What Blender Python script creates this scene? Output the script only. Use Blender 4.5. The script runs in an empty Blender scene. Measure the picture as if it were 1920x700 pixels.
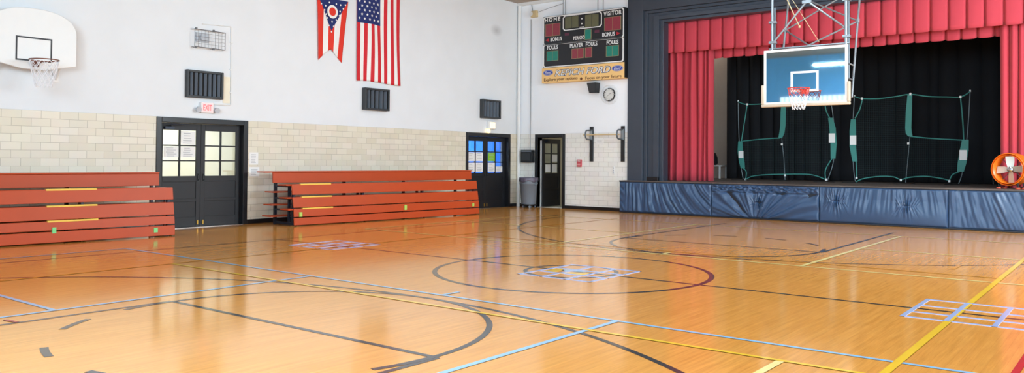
import bpy, bmesh, math, random
from math import sin, cos, pi, radians, sqrt, hypot, atan2
from mathutils import Vector, Matrix, noise
random.seed(7)
scene = bpy.context.scene
COL = scene.collection

# ------------------------------------------------------------------ survey: the gym measured in metres
# X runs along the stage wall (0 = left wall), Y runs along the left wall towards the stage, Z is up.
FPX, CX, CY = 1510.93, 960.0, 272.304
YAW, PITCH, ROLL = radians(37.89192), radians(1.10860), radians(0.42831)
CAM = Vector((15.70, 0.0, 1.4548))
_f = Vector((-sin(YAW)*cos(PITCH), cos(YAW)*cos(PITCH), sin(PITCH)))
_r0 = Vector((cos(YAW), sin(YAW), 0)); _u0 = _r0.cross(_f)
_r = _r0*cos(ROLL)+_u0*sin(ROLL); _u = _u0*cos(ROLL)-_r0*sin(ROLL)
def ray(x, y): return _r*(x-CX)-_u*(y-CY)+_f*FPX
def on_x(x, y, X0=0.0): d = ray(x, y); return CAM+d*((X0-CAM.x)/d.x)
def on_y(x, y, Y0=20.5): d = ray(x, y); return CAM+d*((Y0-CAM.y)/d.y)
YF = 20.5      # stage wall
CEIL = 6.5
CCX, CCY = 9.77, 8.92   # centre of the court

# ------------------------------------------------------------------ materials
def lin(c):
    out = []
    for v in c:
        v = v/255.0
        out.append(v/12.92 if v <= 0.04045 else ((v+0.055)/1.055)**2.4)
    return (*out, 1.0)
def nodes(m):
    m.use_nodes = True
    return m.node_tree, m.node_tree.nodes['Principled BSDF']
def mat(name, rgb, rough=0.5, metal=0.0, var=0.06, scale=6.0, bump=0.0, bscale=40.0, spec=0.5, sheen=0.0):
    m = bpy.data.materials.new(name); nt, b = nodes(m)
    tc = nt.nodes.new('ShaderNodeTexCoord'); n = nt.nodes.new('ShaderNodeTexNoise')
    n.inputs['Scale'].default_value = scale; n.inputs['Detail'].default_value = 4
    nt.links.new(tc.outputs['Object'], n.inputs['Vector'])
    mx = nt.nodes.new('ShaderNodeMix'); mx.data_type = 'RGBA'
    c = lin(rgb)
    mx.inputs['A'].default_value = tuple(max(0, v*(1-var)) for v in c[:3])+(1,)
    mx.inputs['B'].default_value = tuple(min(1, v*(1+var)) for v in c[:3])+(1,)
    nt.links.new(n.outputs['Fac'], mx.inputs['Factor'])
    nt.links.new(mx.outputs['Result'], b.inputs['Base Color'])
    b.inputs['Roughness'].default_value = rough; b.inputs['Metallic'].default_value = metal
    b.inputs['Specular IOR Level'].default_value = spec
    if sheen:
        b.inputs['Sheen Weight'].default_value = sheen
    if bump:
        n2 = nt.nodes.new('ShaderNodeTexNoise'); n2.inputs['Scale'].default_value = bscale; n2.inputs['Detail'].default_value = 5
        nt.links.new(tc.outputs['Object'], n2.inputs['Vector'])
        bp = nt.nodes.new('ShaderNodeBump'); bp.inputs['Strength'].default_value = bump; bp.inputs['Distance'].default_value = 0.01
        nt.links.new(n2.outputs['Fac'], bp.inputs['Height']); nt.links.new(bp.outputs['Normal'], b.inputs['Normal'])
    return m
def emis(name, rgb, strength):
    m = bpy.data.materials.new(name); nt, b = nodes(m)
    b.inputs['Base Color'].default_value = lin(rgb); b.inputs['Emission Color'].default_value = lin(rgb)
    b.inputs['Emission Strength'].default_value = strength
    return m
def glass(name, tint, fac, rough=0.02):
    """window or backboard glass: a clear sheet with a mirror-like share"""
    m = bpy.data.materials.new(name); m.use_nodes = True; nt = m.node_tree
    nt.nodes.remove(nt.nodes['Principled BSDF']); out = nt.nodes['Material Output']
    t = nt.nodes.new('ShaderNodeBsdfTransparent'); t.inputs['Color'].default_value = (0.9, 0.94, 0.95, 1)
    g = nt.nodes.new('ShaderNodeBsdfGlossy'); g.inputs['Color'].default_value = tint; g.inputs['Roughness'].default_value = rough
    mx = nt.nodes.new('ShaderNodeMixShader'); mx.inputs['Fac'].default_value = fac
    nt.links.new(t.outputs[0], mx.inputs[1]); nt.links.new(g.outputs[0], mx.inputs[2]); nt.links.new(mx.outputs[0], out.inputs['Surface'])
    return m
def math_node(nt, op, a, b=None, clamp=False):
    n = nt.nodes.new('ShaderNodeMath'); n.operation = op; n.use_clamp = clamp
    for i, v in enumerate((a, b)):
        if v is None: continue
        if isinstance(v, (int, float)): n.inputs[i].default_value = v
        else: nt.links.new(v, n.inputs[i])
    return n.outputs[0]

def tile_material(name, base_a, base_b, mortar, along):
    """glazed structural tile, 0.325 x 0.144 m in running bond"""
    m = bpy.data.materials.new(name); nt, b = nodes(m)
    tc = nt.nodes.new('ShaderNodeTexCoord'); sp = nt.nodes.new('ShaderNodeSeparateXYZ'); cb = nt.nodes.new('ShaderNodeCombineXYZ')
    nt.links.new(tc.outputs['Object'], sp.inputs[0])
    u = math_node(nt, 'ADD', sp.outputs['Y' if along == 'Y' else 'X'], 0.325*20-5.946-0.1625*0)
    nt.links.new(u, cb.inputs['X']); nt.links.new(math_node(nt, 'ADD', sp.outputs['Z'], 0.14375*2), cb.inputs['Y'])
    br = nt.nodes.new('ShaderNodeTexBrick'); nt.links.new(cb.outputs[0], br.inputs['Vector'])
    br.offset = 0.5; br.offset_frequency = 2; br.squash = 1.0
    br.inputs['Scale'].default_value = 1.0; br.inputs['Brick Width'].default_value = 0.325; br.inputs['Row Height'].default_value = 0.14375
    br.inputs['Mortar Size'].default_value = 0.0035; br.inputs['Mortar Smooth'].default_value = 0.2; br.inputs['Bias'].default_value = -0.1
    br.inputs['Color1'].default_value = lin(base_a); br.inputs['Color2'].default_value = lin(base_b); br.inputs['Mortar'].default_value = lin(mortar)
    n = nt.nodes.new('ShaderNodeTexNoise'); n.inputs['Scale'].default_value = 3.0; nt.links.new(tc.outputs['Object'], n.inputs['Vector'])
    hs = nt.nodes.new('ShaderNodeMix'); hs.data_type = 'RGBA'; hs.blend_type = 'MULTIPLY'; hs.inputs['Factor'].default_value = 0.25
    nt.links.new(br.outputs['Color'], hs.inputs['A']); nt.links.new(n.outputs['Color'], hs.inputs['B'])
    hs2 = nt.nodes.new('ShaderNodeMix'); hs2.data_type = 'RGBA'; hs2.inputs['Factor'].default_value = 0.65
    nt.links.new(hs.outputs['Result'], hs2.inputs['A']); nt.links.new(br.outputs['Color'], hs2.inputs['B'])
    nt.links.new(hs2.outputs['Result'], b.inputs['Base Color'])
    b.inputs['Roughness'].default_value = 0.42
    bp = nt.nodes.new('ShaderNodeBump'); bp.inputs['Strength'].default_value = 0.35; bp.inputs['Distance'].default_value = 0.004; bp.invert = True
    nt.links.new(br.outputs['Fac'], bp.inputs['Height']); nt.links.new(bp.outputs['Normal'], b.inputs['Normal'])
    return m

def plaster_material():
    m = bpy.data.materials.new('white_plaster'); nt, b = nodes(m)
    tc = nt.nodes.new('ShaderNodeTexCoord')
    n = nt.nodes.new('ShaderNodeTexNoise'); n.inputs['Scale'].default_value = 1.3; n.inputs['Detail'].default_value = 6
    nt.links.new(tc.outputs['Object'], n.inputs['Vector'])
    mx = nt.nodes.new('ShaderNodeMix'); mx.data_type = 'RGBA'
    mx.inputs['A'].default_value = lin((222, 226, 229)); mx.inputs['B'].default_value = lin((233, 237, 241))
    nt.links.new(n.outputs['Fac'], mx.inputs['Factor'])
    # a scuffed grey ball mark high on the left wall near the corner
    p = on_x(931, 57)
    vm = nt.nodes.new('ShaderNodeVectorMath'); vm.operation = 'SUBTRACT'; nt.links.new(tc.outputs['Object'], vm.inputs[0]); vm.inputs[1].default_value = p
    sc = nt.nodes.new('ShaderNodeVectorMath'); sc.operation = 'MULTIPLY'; nt.links.new(vm.outputs[0], sc.inputs[0]); sc.inputs[1].default_value = (1, 3.2, 5.0)
    ln = nt.nodes.new('ShaderNodeVectorMath'); ln.operation = 'LENGTH'; nt.links.new(sc.outputs[0], ln.inputs[0])
    fac = math_node(nt, 'MULTIPLY', math_node(nt, 'SUBTRACT', 1.0, ln.outputs['Value'], True), 0.45)
    st = nt.nodes.new('ShaderNodeMix'); st.data_type = 'RGBA'; nt.links.new(fac, st.inputs['Factor'])
    nt.links.new(mx.outputs['Result'], st.inputs['A']); st.inputs['B'].default_value = lin((120, 120, 122))
    nt.links.new(st.outputs['Result'], b.inputs['Base Color'])
    b.inputs['Roughness'].default_value = 0.6
    bp = nt.nodes.new('ShaderNodeBump'); bp.inputs['Strength'].default_value = 0.08; bp.inputs['Distance'].default_value = 0.01
    n2 = nt.nodes.new('ShaderNodeTexNoise'); n2.inputs['Scale'].default_value = 25; nt.links.new(tc.outputs['Object'], n2.inputs['Vector'])
    nt.links.new(n2.outputs['Fac'], bp.inputs['Height']); nt.links.new(bp.outputs['Normal'], b.inputs['Normal'])
    return m

def floor_material():
    m = bpy.data.materials.new('maple_strip_floor'); nt, b = nodes(m)
    tc = nt.nodes.new('ShaderNodeTexCoord'); sp = nt.nodes.new('ShaderNodeSeparateXYZ'); cb = nt.nodes.new('ShaderNodeCombineXYZ')
    nt.links.new(tc.outputs['Object'], sp.inputs[0])
    nt.links.new(sp.outputs['Y'], cb.inputs['X']); nt.links.new(sp.outputs['X'], cb.inputs['Y'])
    br = nt.nodes.new('ShaderNodeTexBrick'); nt.links.new(cb.outputs[0], br.inputs['Vector'])
    br.offset = 0.37; br.offset_frequency = 3
    br.inputs['Scale'].default_value = 1.0; br.inputs['Brick Width'].default_value = 1.1; br.inputs['Row Height'].default_value = 0.057
    br.inputs['Mortar Size'].default_value = 0.0012; br.inputs['Bias'].default_value = 0.0
    br.inputs['Color1'].default_value = lin((242, 172, 84)); br.inputs['Color2'].default_value = lin((237, 165, 78)); br.inputs['Mortar'].default_value = lin((222, 150, 70))
    st = nt.nodes.new('ShaderNodeVectorMath'); st.operation = 'MULTIPLY'; nt.links.new(tc.outputs['Object'], st.inputs[0]); st.inputs[1].default_value = (26, 1.6, 1)
    g = nt.nodes.new('ShaderNodeTexNoise'); g.inputs['Scale'].default_value = 1.0; g.inputs['Detail'].default_value = 6; g.inputs['Roughness'].default_value = 0.65
    nt.links.new(st.outputs[0], g.inputs['Vector'])
    rp = nt.nodes.new('ShaderNodeValToRGB'); rp.color_ramp.elements[0].position = 0.3; rp.color_ramp.elements[0].color = lin((222, 218, 212)); rp.color_ramp.elements[1].position = 0.7; rp.color_ramp.elements[1].color = (1, 1, 1, 1)
    nt.links.new(g.outputs['Fac'], rp.inputs['Fac'])
    mu = nt.nodes.new('ShaderNodeMix'); mu.data_type = 'RGBA'; mu.blend_type = 'MULTIPLY'; mu.inputs['Factor'].default_value = 1.0
    nt.links.new(br.outputs['Color'], mu.inputs['A']); nt.links.new(rp.outputs['Color'], mu.inputs['B'])
    # worn, lighter traffic patches and fine scuffs
    n3 = nt.nodes.new('ShaderNodeTexNoise'); n3.inputs['Scale'].default_value = 0.55; n3.inputs['Detail'].default_value = 4; nt.links.new(tc.outputs['Object'], n3.inputs['Vector'])
    r3 = nt.nodes.new('ShaderNodeValToRGB'); r3.color_ramp.elements[0].position = 0.42; r3.color_ramp.elements[1].position = 0.72
    nt.links.new(n3.outputs['Fac'], r3.inputs['Fac'])
    w = nt.nodes.new('ShaderNodeMix'); w.data_type = 'RGBA'; nt.links.new(math_node(nt, 'MULTIPLY', r3.outputs['Color'], 0.35), w.inputs['Factor'])
    nt.links.new(mu.outputs['Result'], w.inputs['A']); w.inputs['B'].default_value = lin((236, 164, 88))
    s2 = nt.nodes.new('ShaderNodeVectorMath'); s2.operation = 'MULTIPLY'; nt.links.new(tc.outputs['Object'], s2.inputs[0]); s2.inputs[1].default_value = (5, 5, 1)
    n4 = nt.nodes.new('ShaderNodeTexNoise'); n4.inputs['Scale'].default_value = 1.0; n4.inputs['Detail'].default_value = 8; n4.inputs['Roughness'].default_value = 0.75; n4.inputs['Distortion'].default_value = 1.5; nt.links.new(s2.outputs[0], n4.inputs['Vector'])
    r4 = nt.nodes.new('ShaderNodeValToRGB'); r4.color_ramp.elements[0].position = 0.62; r4.color_ramp.elements[1].position = 0.80
    nt.links.new(n4.outputs['Fac'], r4.inputs['Fac'])
    sc = nt.nodes.new('ShaderNodeMix'); sc.data_type = 'RGBA'; nt.links.new(math_node(nt, 'MULTIPLY', r4.outputs['Color'], 0.14), sc.inputs['Factor'])
    nt.links.new(w.outputs['Result'], sc.inputs['A']); sc.inputs['B'].default_value = lin((236, 190, 140))
    nt.links.new(sc.outputs['Result'], b.inputs['Base Color'])
    rr = nt.nodes.new('ShaderNodeMapRange'); nt.links.new(n3.outputs['Fac'], rr.inputs['Value']); rr.inputs['To Min'].default_value = 0.125; rr.inputs['To Max'].default_value = 0.13
    nt.links.new(rr.outputs[0], b.inputs['Roughness'])
    b.inputs['Specular IOR Level'].default_value = 0.65; b.inputs['IOR'].default_value = 1.5
    return m

M = {}
M['plaster'] = plaster_material()
M['tile_left'] = tile_material('cream_glazed_tile', (232, 225, 208), (221, 213, 192), (180, 172, 154), 'Y')
M['tile_far'] = tile_material('white_glazed_tile', (244, 244, 240), (237, 236, 231), (184, 182, 176), 'X')
M['floor'] = floor_material()
M['plaster_cool'] = mat('cool_white_plaster', (244, 248, 253), 0.6, var=0.02, scale=1.5, bump=0.05, bscale=25)  # white plaster with brighter, bluer daylight put into its colour
M['black_wall'] = mat('black_painted_plaster', (58, 66, 78), 0.4, var=0.12, scale=3, bump=0.05)
M['black_trim'] = mat('black_gloss_paint', (20, 20, 24), 0.3, var=0.1)
M['door_black'] = mat('black_door_paint', (20, 20, 25), 0.5, var=0.15)
M['ceiling'] = mat('tan_wood_ceiling', (176, 160, 146), 0.7, var=0.08, scale=1.5)
M['blue_wall'] = mat('blue_painted_wall', (118, 192, 250), 0.6)
M['white_paint'] = mat('white_enamel', (232, 233, 232), 0.4, var=0.02)
M['white_matte'] = mat('white_paper', (238, 238, 236), 0.8, var=0.03, scale=30)
M['beige_wall'] = mat('beige_painted_wall', (212, 208, 192), 0.7)
M['stage_beige'] = mat('stage_wing_plaster', (196, 180, 166), 0.7)
M['stage_floor'] = mat('dark_stage_boards', (96, 84, 78), 0.55, var=0.2, scale=8)
M['red_board'] = mat('red_brown_bench_board', (184, 72, 32), 0.42, var=0.06, scale=3, bump=0.02, spec=0.3)
M['dark_steel'] = mat('dark_blue_steel', (38, 46, 60), 0.4, metal=0.4)
M['yellow_tread'] = mat('yellow_tread_tape', (238, 196, 84), 0.6)
M['green_tape'] = mat('green_sticker', (176, 206, 96), 0.6)
M['mint_tape'] = mat('mint_sticker', (128, 214, 136), 0.6)
M['steel'] = mat('galvanised_steel', (150, 158, 164), 0.38, metal=0.6)
M['dark_pipe'] = mat('grey_painted_pipe', (96, 104, 110), 0.4, metal=0.4)
M['chrome'] = mat('chrome', (200, 202, 204), 0.2, metal=1.0)
M['brass'] = mat('worn_brass', (196, 156, 76), 0.35, metal=0.9)
M['vent'] = mat('charcoal_vent_metal', (50, 53, 56), 0.5, var=0.15)
M['vent_blade'] = mat('slate_vent_blade', (112, 120, 131), 0.4, var=0.15)
M['vent_dark'] = mat('vent_cavity_black', (14, 14, 16), 0.8)
M['flag_red'] = mat('flag_red_cloth', (206, 34, 46), 0.8)
M['flag_orange'] = mat('flag_scarlet_cloth', (222, 52, 36), 0.8)
M['flag_white'] = mat('flag_white_cloth', (240, 238, 236), 0.8, var=0.02)
M['flag_blue'] = mat('flag_blue_cloth', (26, 42, 104), 0.8)
M['curtain'] = mat('red_stage_velour', (194, 62, 76), 0.9, var=0.06, scale=2, sheen=0.1)
M['black_cloth'] = mat('black_stage_cloth', (12, 13, 19), 0.9, var=0.2, scale=2)
M['vinyl'] = mat('navy_padded_vinyl', (52, 78, 112), 0.36, var=0.14, scale=5, bump=0.05, bscale=14)
M['vinyl_seam'] = mat('navy_vinyl_binding', (18, 22, 34), 0.5)
M['teal'] = mat('teal_net_webbing', (58, 132, 124), 0.6)
M['net_dark'] = mat('dark_green_netting', (24, 46, 48), 0.8)
M['pole_grey'] = mat('grey_fibreglass_pole', (110, 124, 130), 0.4)
M['orange'] = mat('orange_fan_drum', (240, 120, 26), 0.32, var=0.05)
M['blade'] = mat('pale_fan_blade', (196, 196, 186), 0.4, metal=0.3)
M['rubber_red'] = mat('red_rubber_foot', (206, 84, 62), 0.6)
M['black_plastic'] = mat('black_plastic', (28, 29, 31), 0.45)
M['grey_plastic'] = mat('grey_plastic', (112, 120, 130), 0.42, var=0.05)
M['bag'] = mat('smoky_bin_liner', (96, 92, 110), 0.3, var=0.3, scale=25)
M['rim_red'] = mat('orange_red_rim', (214, 60, 48), 0.35)
M['rim_brown'] = mat('rusty_rim', (130, 84, 70), 0.45)
M['net_white'] = mat('white_net_cord', (240, 241, 246), 0.8, var=0.03)
M['net_redcord'] = mat('red_net_cord', (206, 80, 66), 0.8)
M['pad_beige'] = mat('beige_edge_padding', (206, 192, 172), 0.6)
M['board_black'] = mat('black_target_line', (44, 44, 48), 0.5)
M['score_black'] = mat('scoreboard_black', (24, 27, 33), 0.4, var=0.15)
M['score_side'] = mat('scoreboard_side', (16, 17, 20), 0.5)
M['digit_red'] = mat('dim_red_digit_panel', (140, 52, 66), 0.35, var=0.12, scale=18)
M['digit_green'] = mat('dim_teal_digit_panel', (24, 126, 110), 0.35, var=0.12, scale=18)
M['digit_olive'] = mat('dim_olive_digit_panel', (98, 98, 72), 0.4, var=0.15, scale=18)
M['digit_rim'] = mat('tan_digit_outline', (150, 138, 100), 0.5)
M['arrow_red'] = mat('red_bonus_arrow', (170, 30, 44), 0.5)
M['lamp_dim'] = mat('dim_purple_lamp', (92, 40, 62), 0.5)
M['sponsor'] = mat('orange_yellow_panel', (242, 198, 128), 0.5, var=0.05, scale=2)
M['letter_brown'] = mat('brown_lettering', (104, 62, 34), 0.6)
M['letter_outline'] = mat('dark_blue_letter_edge', (74, 76, 104), 0.6)
M['logo_blue'] = mat('logo_blue', (58, 76, 164), 0.4)
M['alarm_red'] = mat('alarm_red', (196, 82, 92), 0.45)
M['tan_bar'] = mat('tan_wooden_bar', (206, 184, 140), 0.5)
M['clock_face'] = mat('clock_face', (226, 226, 222), 0.5)
M['grid_wire'] = mat('thin_grey_wire', (150, 152, 154), 0.5, metal=0.3)
M['dark_wire'] = mat('dark_wire', (104, 106, 110), 0.5)
M['pale_grey'] = mat('pale_grey_plastic', (188, 194, 202), 0.5, var=0.03)
M['blue_poster'] = mat('bright_blue_board', (52, 132, 224), 0.7)
M['green_paper'] = mat('lime_paper', (136, 196, 40), 0.8)
M['grey_print'] = mat('grey_print', (168, 170, 176), 0.8)
M['exit_face'] = emis('lit_pink_exit_face', (255, 186, 186), 0.42)
M['exit_letter'] = emis('lit_red_exit_letter', (244, 112, 116), 0.45)
M['lamp_warm'] = emis('warm_lamp_lens', (255, 226, 166), 1.3)
M['tube'] = emis('fluorescent_diffuser', (212, 238, 255), 30.0)
M['sky_pane'] = emis('daylit_glass_pane', (214, 232, 255), 1.6)
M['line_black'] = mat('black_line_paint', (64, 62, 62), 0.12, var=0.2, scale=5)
M['line_blue'] = mat('pale_blue_line_tape', (150, 196, 232), 0.12, var=0.06)
M['line_lilac'] = mat('lilac_blue_tape', (166, 182, 226), 0.12)
M['line_yellow'] = mat('yellow_line_paint', (243, 198, 62), 0.12, var=0.06)
M['line_cream'] = mat('cream_line_paint', (252, 226, 150), 0.12)
M['line_orange'] = mat('faded_orange_line_paint', (236, 158, 50), 0.12)
M['line_red'] = mat('red_line_paint', (176, 44, 44), 0.12)
M['door_glass'] = glass('door_pane_glass', (0.9, 0.95, 1, 1), 0.08)
M['board_glass'] = glass('backboard_glass', (0.62, 0.88, 1.0, 1), 0.88, 0.03)

# ------------------------------------------------------------------ mesh building
class MB:
    def __init__(s): s.v = []; s.f = []; s.mi = []
    def add(s, vs, fs, mi=0):
        o = len(s.v); s.v += [tuple(p) for p in vs]
        for f in fs: s.f.append([i+o for i in f]); s.mi.append(mi)
        return s
    def box(s, lo, hi, mi=0):
        (a, b, c), (d, e, f) = lo, hi
        return s.add([(a,b,c),(d,b,c),(d,e,c),(a,e,c),(a,b,f),(d,b,f),(d,e,f),(a,e,f)],
                     [(3,2,1,0),(4,5,6,7),(0,1,5,4),(1,2,6,5),(2,3,7,6),(3,0,4,7)], mi)
    def obox(s, c, ax, ay, az, mi=0):
        c, ax, ay, az = map(Vector, (c, ax, ay, az)); P = []
        for k in (-1, 1):
            for i, j in ((-1,-1),(1,-1),(1,1),(-1,1)): P.append(c+ax*i+ay*j+az*k)
        return s.add(P, [(3,2,1,0),(4,5,6,7),(0,1,5,4),(1,2,6,5),(2,3,7,6),(3,0,4,7)], mi)
    def tube(s, pts, r, n=8, closed=False, mi=0):
        pts = [Vector(p) for p in pts]; m = len(pts); V = []; F = []
        rr = r if isinstance(r, (list, tuple)) else [r]*m
        prev = None
        for i, p in enumerate(pts):
            a = pts[(i-1) % m] if (closed or i > 0) else p; b = pts[(i+1) % m] if (closed or i < m-1) else p
            t = (b-a).normalized() if (b-a).length > 1e-9 else Vector((0,0,1))
            if prev is None:
                e = Vector((0,0,1)) if abs(t.z) < 0.9 else Vector((1,0,0))
                x = t.cross(e).normalized()
            else:
                x = (prev-t*prev.dot(t)); x = x.normalized() if x.length > 1e-6 else t.orthogonal().normalized()
            prev = x; y = t.cross(x)
            for k in range(n):
                q = 2*pi*k/n; V.append(p+(x*cos(q)+y*sin(q))*rr[i])
        for i in range(m if closed else m-1):
            j = (i+1) % m
            for k in range(n): F.append((i*n+k, i*n+(k+1) % n, j*n+(k+1) % n, j*n+k))
        if not closed: F += [tuple(range(n))[::-1], tuple((m-1)*n+k for k in range(n))]
        return s.add(V, F, mi)
    def lathe(s, prof, c, axis=(0,0,1), n=32, mi=0, caps=True):
        """prof: list of (radius, height along the axis)"""
        c = Vector(c); ax = Vector(axis).normalized(); x = ax.orthogonal().normalized(); y = ax.cross(x); V = []; F = []
        for r, h in prof:
            for k in range(n):
                q = 2*pi*k/n; V.append(c+ax*h+(x*cos(q)+y*sin(q))*r)
        m = len(prof)
        for i in range(m-1):
            for k in range(n): F.append((i*n+k, i*n+(k+1) % n, (i+1)*n+(k+1) % n, (i+1)*n+k))
        if caps: F += [tuple(range(n))[::-1], tuple((m-1)*n+k for k in range(n))]
        return s.add(V, F, mi)
    def prism(s, poly, fn, d, mi=0):
        """poly of (a,b); fn(a,b,t) gives the point at depth t (0..1)*d"""
        n = len(poly); V = [fn(a, b, 0) for a, b in poly]+[fn(a, b, d) for a, b in poly]
        F = [tuple(range(n)), tuple(range(2*n-1, n-1, -1))]
        for i in range(n): j = (i+1) % n; F.append((i, i+n, j+n, j))
        return s.add(V, F, mi)
    def sheet(s, nu, nv, fn, mi=0):
        V = [fn(i/nu, j/nv) for j in range(nv+1) for i in range(nu+1)]; F = []
        for j in range(nv):
            for i in range(nu): a = j*(nu+1)+i; F.append((a, a+1, a+nu+2, a+nu+1))
        return s.add(V, F, mi)
    def build(s, name, mats, parent=None, off=None, smooth=False, bevel=0.0, solid=0.0, seg=2):
        if not isinstance(mats, (list, tuple)): mats = [mats]
        off = Vector(off) if off is not None else (root_of(parent).location if parent else Vector((0,0,0)))
        me = bpy.data.meshes.new(name); me.from_pydata([Vector(p)-off for p in s.v], [], s.f)
        for mm in mats: me.materials.append(M[mm] if isinstance(mm, str) else mm)
        me.polygons.foreach_set('material_index', s.mi)
        bm = bmesh.new(); bm.from_mesh(me)
        if not solid: bmesh.ops.recalc_face_normals(bm, faces=bm.faces)
        bm.to_mesh(me); bm.free()
        if smooth:
            me.polygons.foreach_set('use_smooth', [True]*len(me.polygons))
            try: me.set_sharp_from_angle(angle=radians(40))
            except Exception: pass
        me.update()
        o = bpy.data.objects.new(name, me); COL.objects.link(o)
        if parent: o.parent = parent
        else: o.location = off
        if solid:
            d = o.modifiers.new('thick', 'SOLIDIFY'); d.thickness = solid; d.offset = 0
        if bevel:
            d = o.modifiers.new('bevel', 'BEVEL'); d.width = bevel; d.segments = seg; d.limit_method = 'ANGLE'; d.angle_limit = radians(40)
        return o
def root_of(o):
    while o.parent is not None: o = o.parent
    return o
def tag(o, label=None, cat=None, group=None, kind=None):
    if label: o['label'] = label
    if cat: o['category'] = cat
    if group: o['group'] = group
    if kind: o['kind'] = kind
    return o
def thing(name, loc, label, cat, group=None, kind=None, rz=0):
    o = bpy.data.objects.new(name, None); o.empty_display_size = 0.1; COL.objects.link(o); o.location = loc; o.rotation_euler.z = rz
    return tag(o, label, cat, group, kind)
def copy_tree(o, parent=None):
    c = o.copy(); COL.objects.link(c)
    if parent: c.parent = parent
    for ch in list(o.children): copy_tree(ch, c)
    return c
def circle(c, ax, ay, r, n=24, a0=0, a1=2*pi, end=False):
    c, ax, ay = Vector(c), Vector(ax), Vector(ay)
    m = n+1 if end else n
    return [c+ax*(r*cos(a0+(a1-a0)*k/n))+ay*(r*sin(a0+(a1-a0)*k/n)) for k in range(m)]

# lettering: a font curve turned into a solid mesh and fitted into a width x height box on a plane
def lettering(text, mb, centre, w, h, ax, az, depth=0.006, bold=0.012, shear=0.0, mi=0, space=1.0):
    cu = bpy.data.curves.new('t', 'FONT'); cu.body = text; cu.size = 1.0; cu.offset = bold; cu.shear = shear; cu.extrude = 0.0
    cu.space_character = space; cu.fill_mode = 'FRONT'; cu.resolution_u = 3
    o = bpy.data.objects.new('t', cu); COL.objects.link(o)
    bpy.context.view_layer.update()
    me = o.evaluated_get(bpy.context.evaluated_depsgraph_get()).to_mesh()
    V = [v.co.copy() for v in me.vertices]; F = [tuple(p.vertices) for p in me.polygons]
    o.evaluated_get(bpy.context.evaluated_depsgraph_get()).to_mesh_clear()
    bpy.data.objects.remove(o); bpy.data.curves.remove(cu)
    x0 = min(v.x for v in V); x1 = max(v.x for v in V); y0 = min(v.y for v in V); y1 = max(v.y for v in V)
    ax, az, c = Vector(ax), Vector(az), Vector(centre); nrm = ax.cross(az)  # towards the viewer
    P = [c+ax*((v.x-(x0+x1)/2)/(x1-x0)*w)+az*((v.y-(y0+y1)/2)/(y1-y0)*h) for v in V]
    n = len(P); ed = {}
    for f in F:
        for i in range(len(f)):
            e = (f[i], f[(i+1) % len(f)]); k = tuple(sorted(e)); ed.setdefault(k, []).append(e)
    sides = [(e[0][1], e[0][0], e[0][0]+n, e[0][1]+n) for e in ed.values() if len(e) == 1]
    mb.add([p+nrm*depth for p in P]+P, F+[tuple(i+n for i in f[::-1]) for f in F]+[(b-0, a, c2, d) if False else (a, b, c2, d)[::-1] for a, b, c2, d in sides][0:0]+[(y, x, x+n, y+n) for x, y in [e[0] for e in ed.values() if len(e) == 1]], mi)

# ------------------------------------------------------------------ the setting
RX, BY = 19.54, -2.4      # right wall, back wall
D1 = (8.44, 10.56, 2.30); D2 = (17.94, 20.07, 2.29); D3 = (0.68, 1.82, 2.29)
WAINS = 2.30
floor = MB().box((-0.3, BY-0.2, -0.12), (RX+0.2, 20.5, 0)).build('floor', 'floor'); tag(floor, kind='structure')

def wall_with_holes(a0, a1, z0, z1, holes):
    """rectangles left over around the holes (a0,a1,top from z0) along one wall"""
    out = []; a = a0
    for h0, h1, zt in sorted(holes):
        if h0 > a: out.append((a, h0, z0, z1))
        if zt < z1: out.append((h0, h1, max(z0, zt), z1))
        a = h1
    if a < a1: out.append((a, a1, z0, z1))
    return out
mb = MB().box((-0.3, BY, WAINS), (0, 20.8, CEIL))
wl = mb.build('wall_left', 'plaster'); tag(wl, kind='structure')
mb = MB()
for a, b, c, d in wall_with_holes(BY, 20.8, 0, WAINS, [(D1[0]+0.1, D1[1]-0.1, 2.20), (D2[0]+0.1, D2[1]-0.1, 2.19)]):
    mb.box((-0.3, a, c), (0.006, b, d))
mb.build('tile_wainscot', 'tile_left', wl)
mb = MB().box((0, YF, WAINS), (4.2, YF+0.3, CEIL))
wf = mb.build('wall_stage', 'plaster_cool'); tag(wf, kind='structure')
mb = MB()
for a, b, c, d in wall_with_holes(0.0, 4.2, 0, WAINS, [(D3[0]+0.1, D3[1]-0.1, 2.19)]):
    mb.box((a, YF-0.006, c), (b, YF+0.3, d))
mb.build('tile_wainscot', 'tile_far', wf)
MB().box((15.4, YF, 0), (RX+0.2, YF+0.3, CEIL)).build('wall_far_right', 'plaster'); tag(bpy.data.objects['wall_far_right'], kind='structure')
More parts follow.
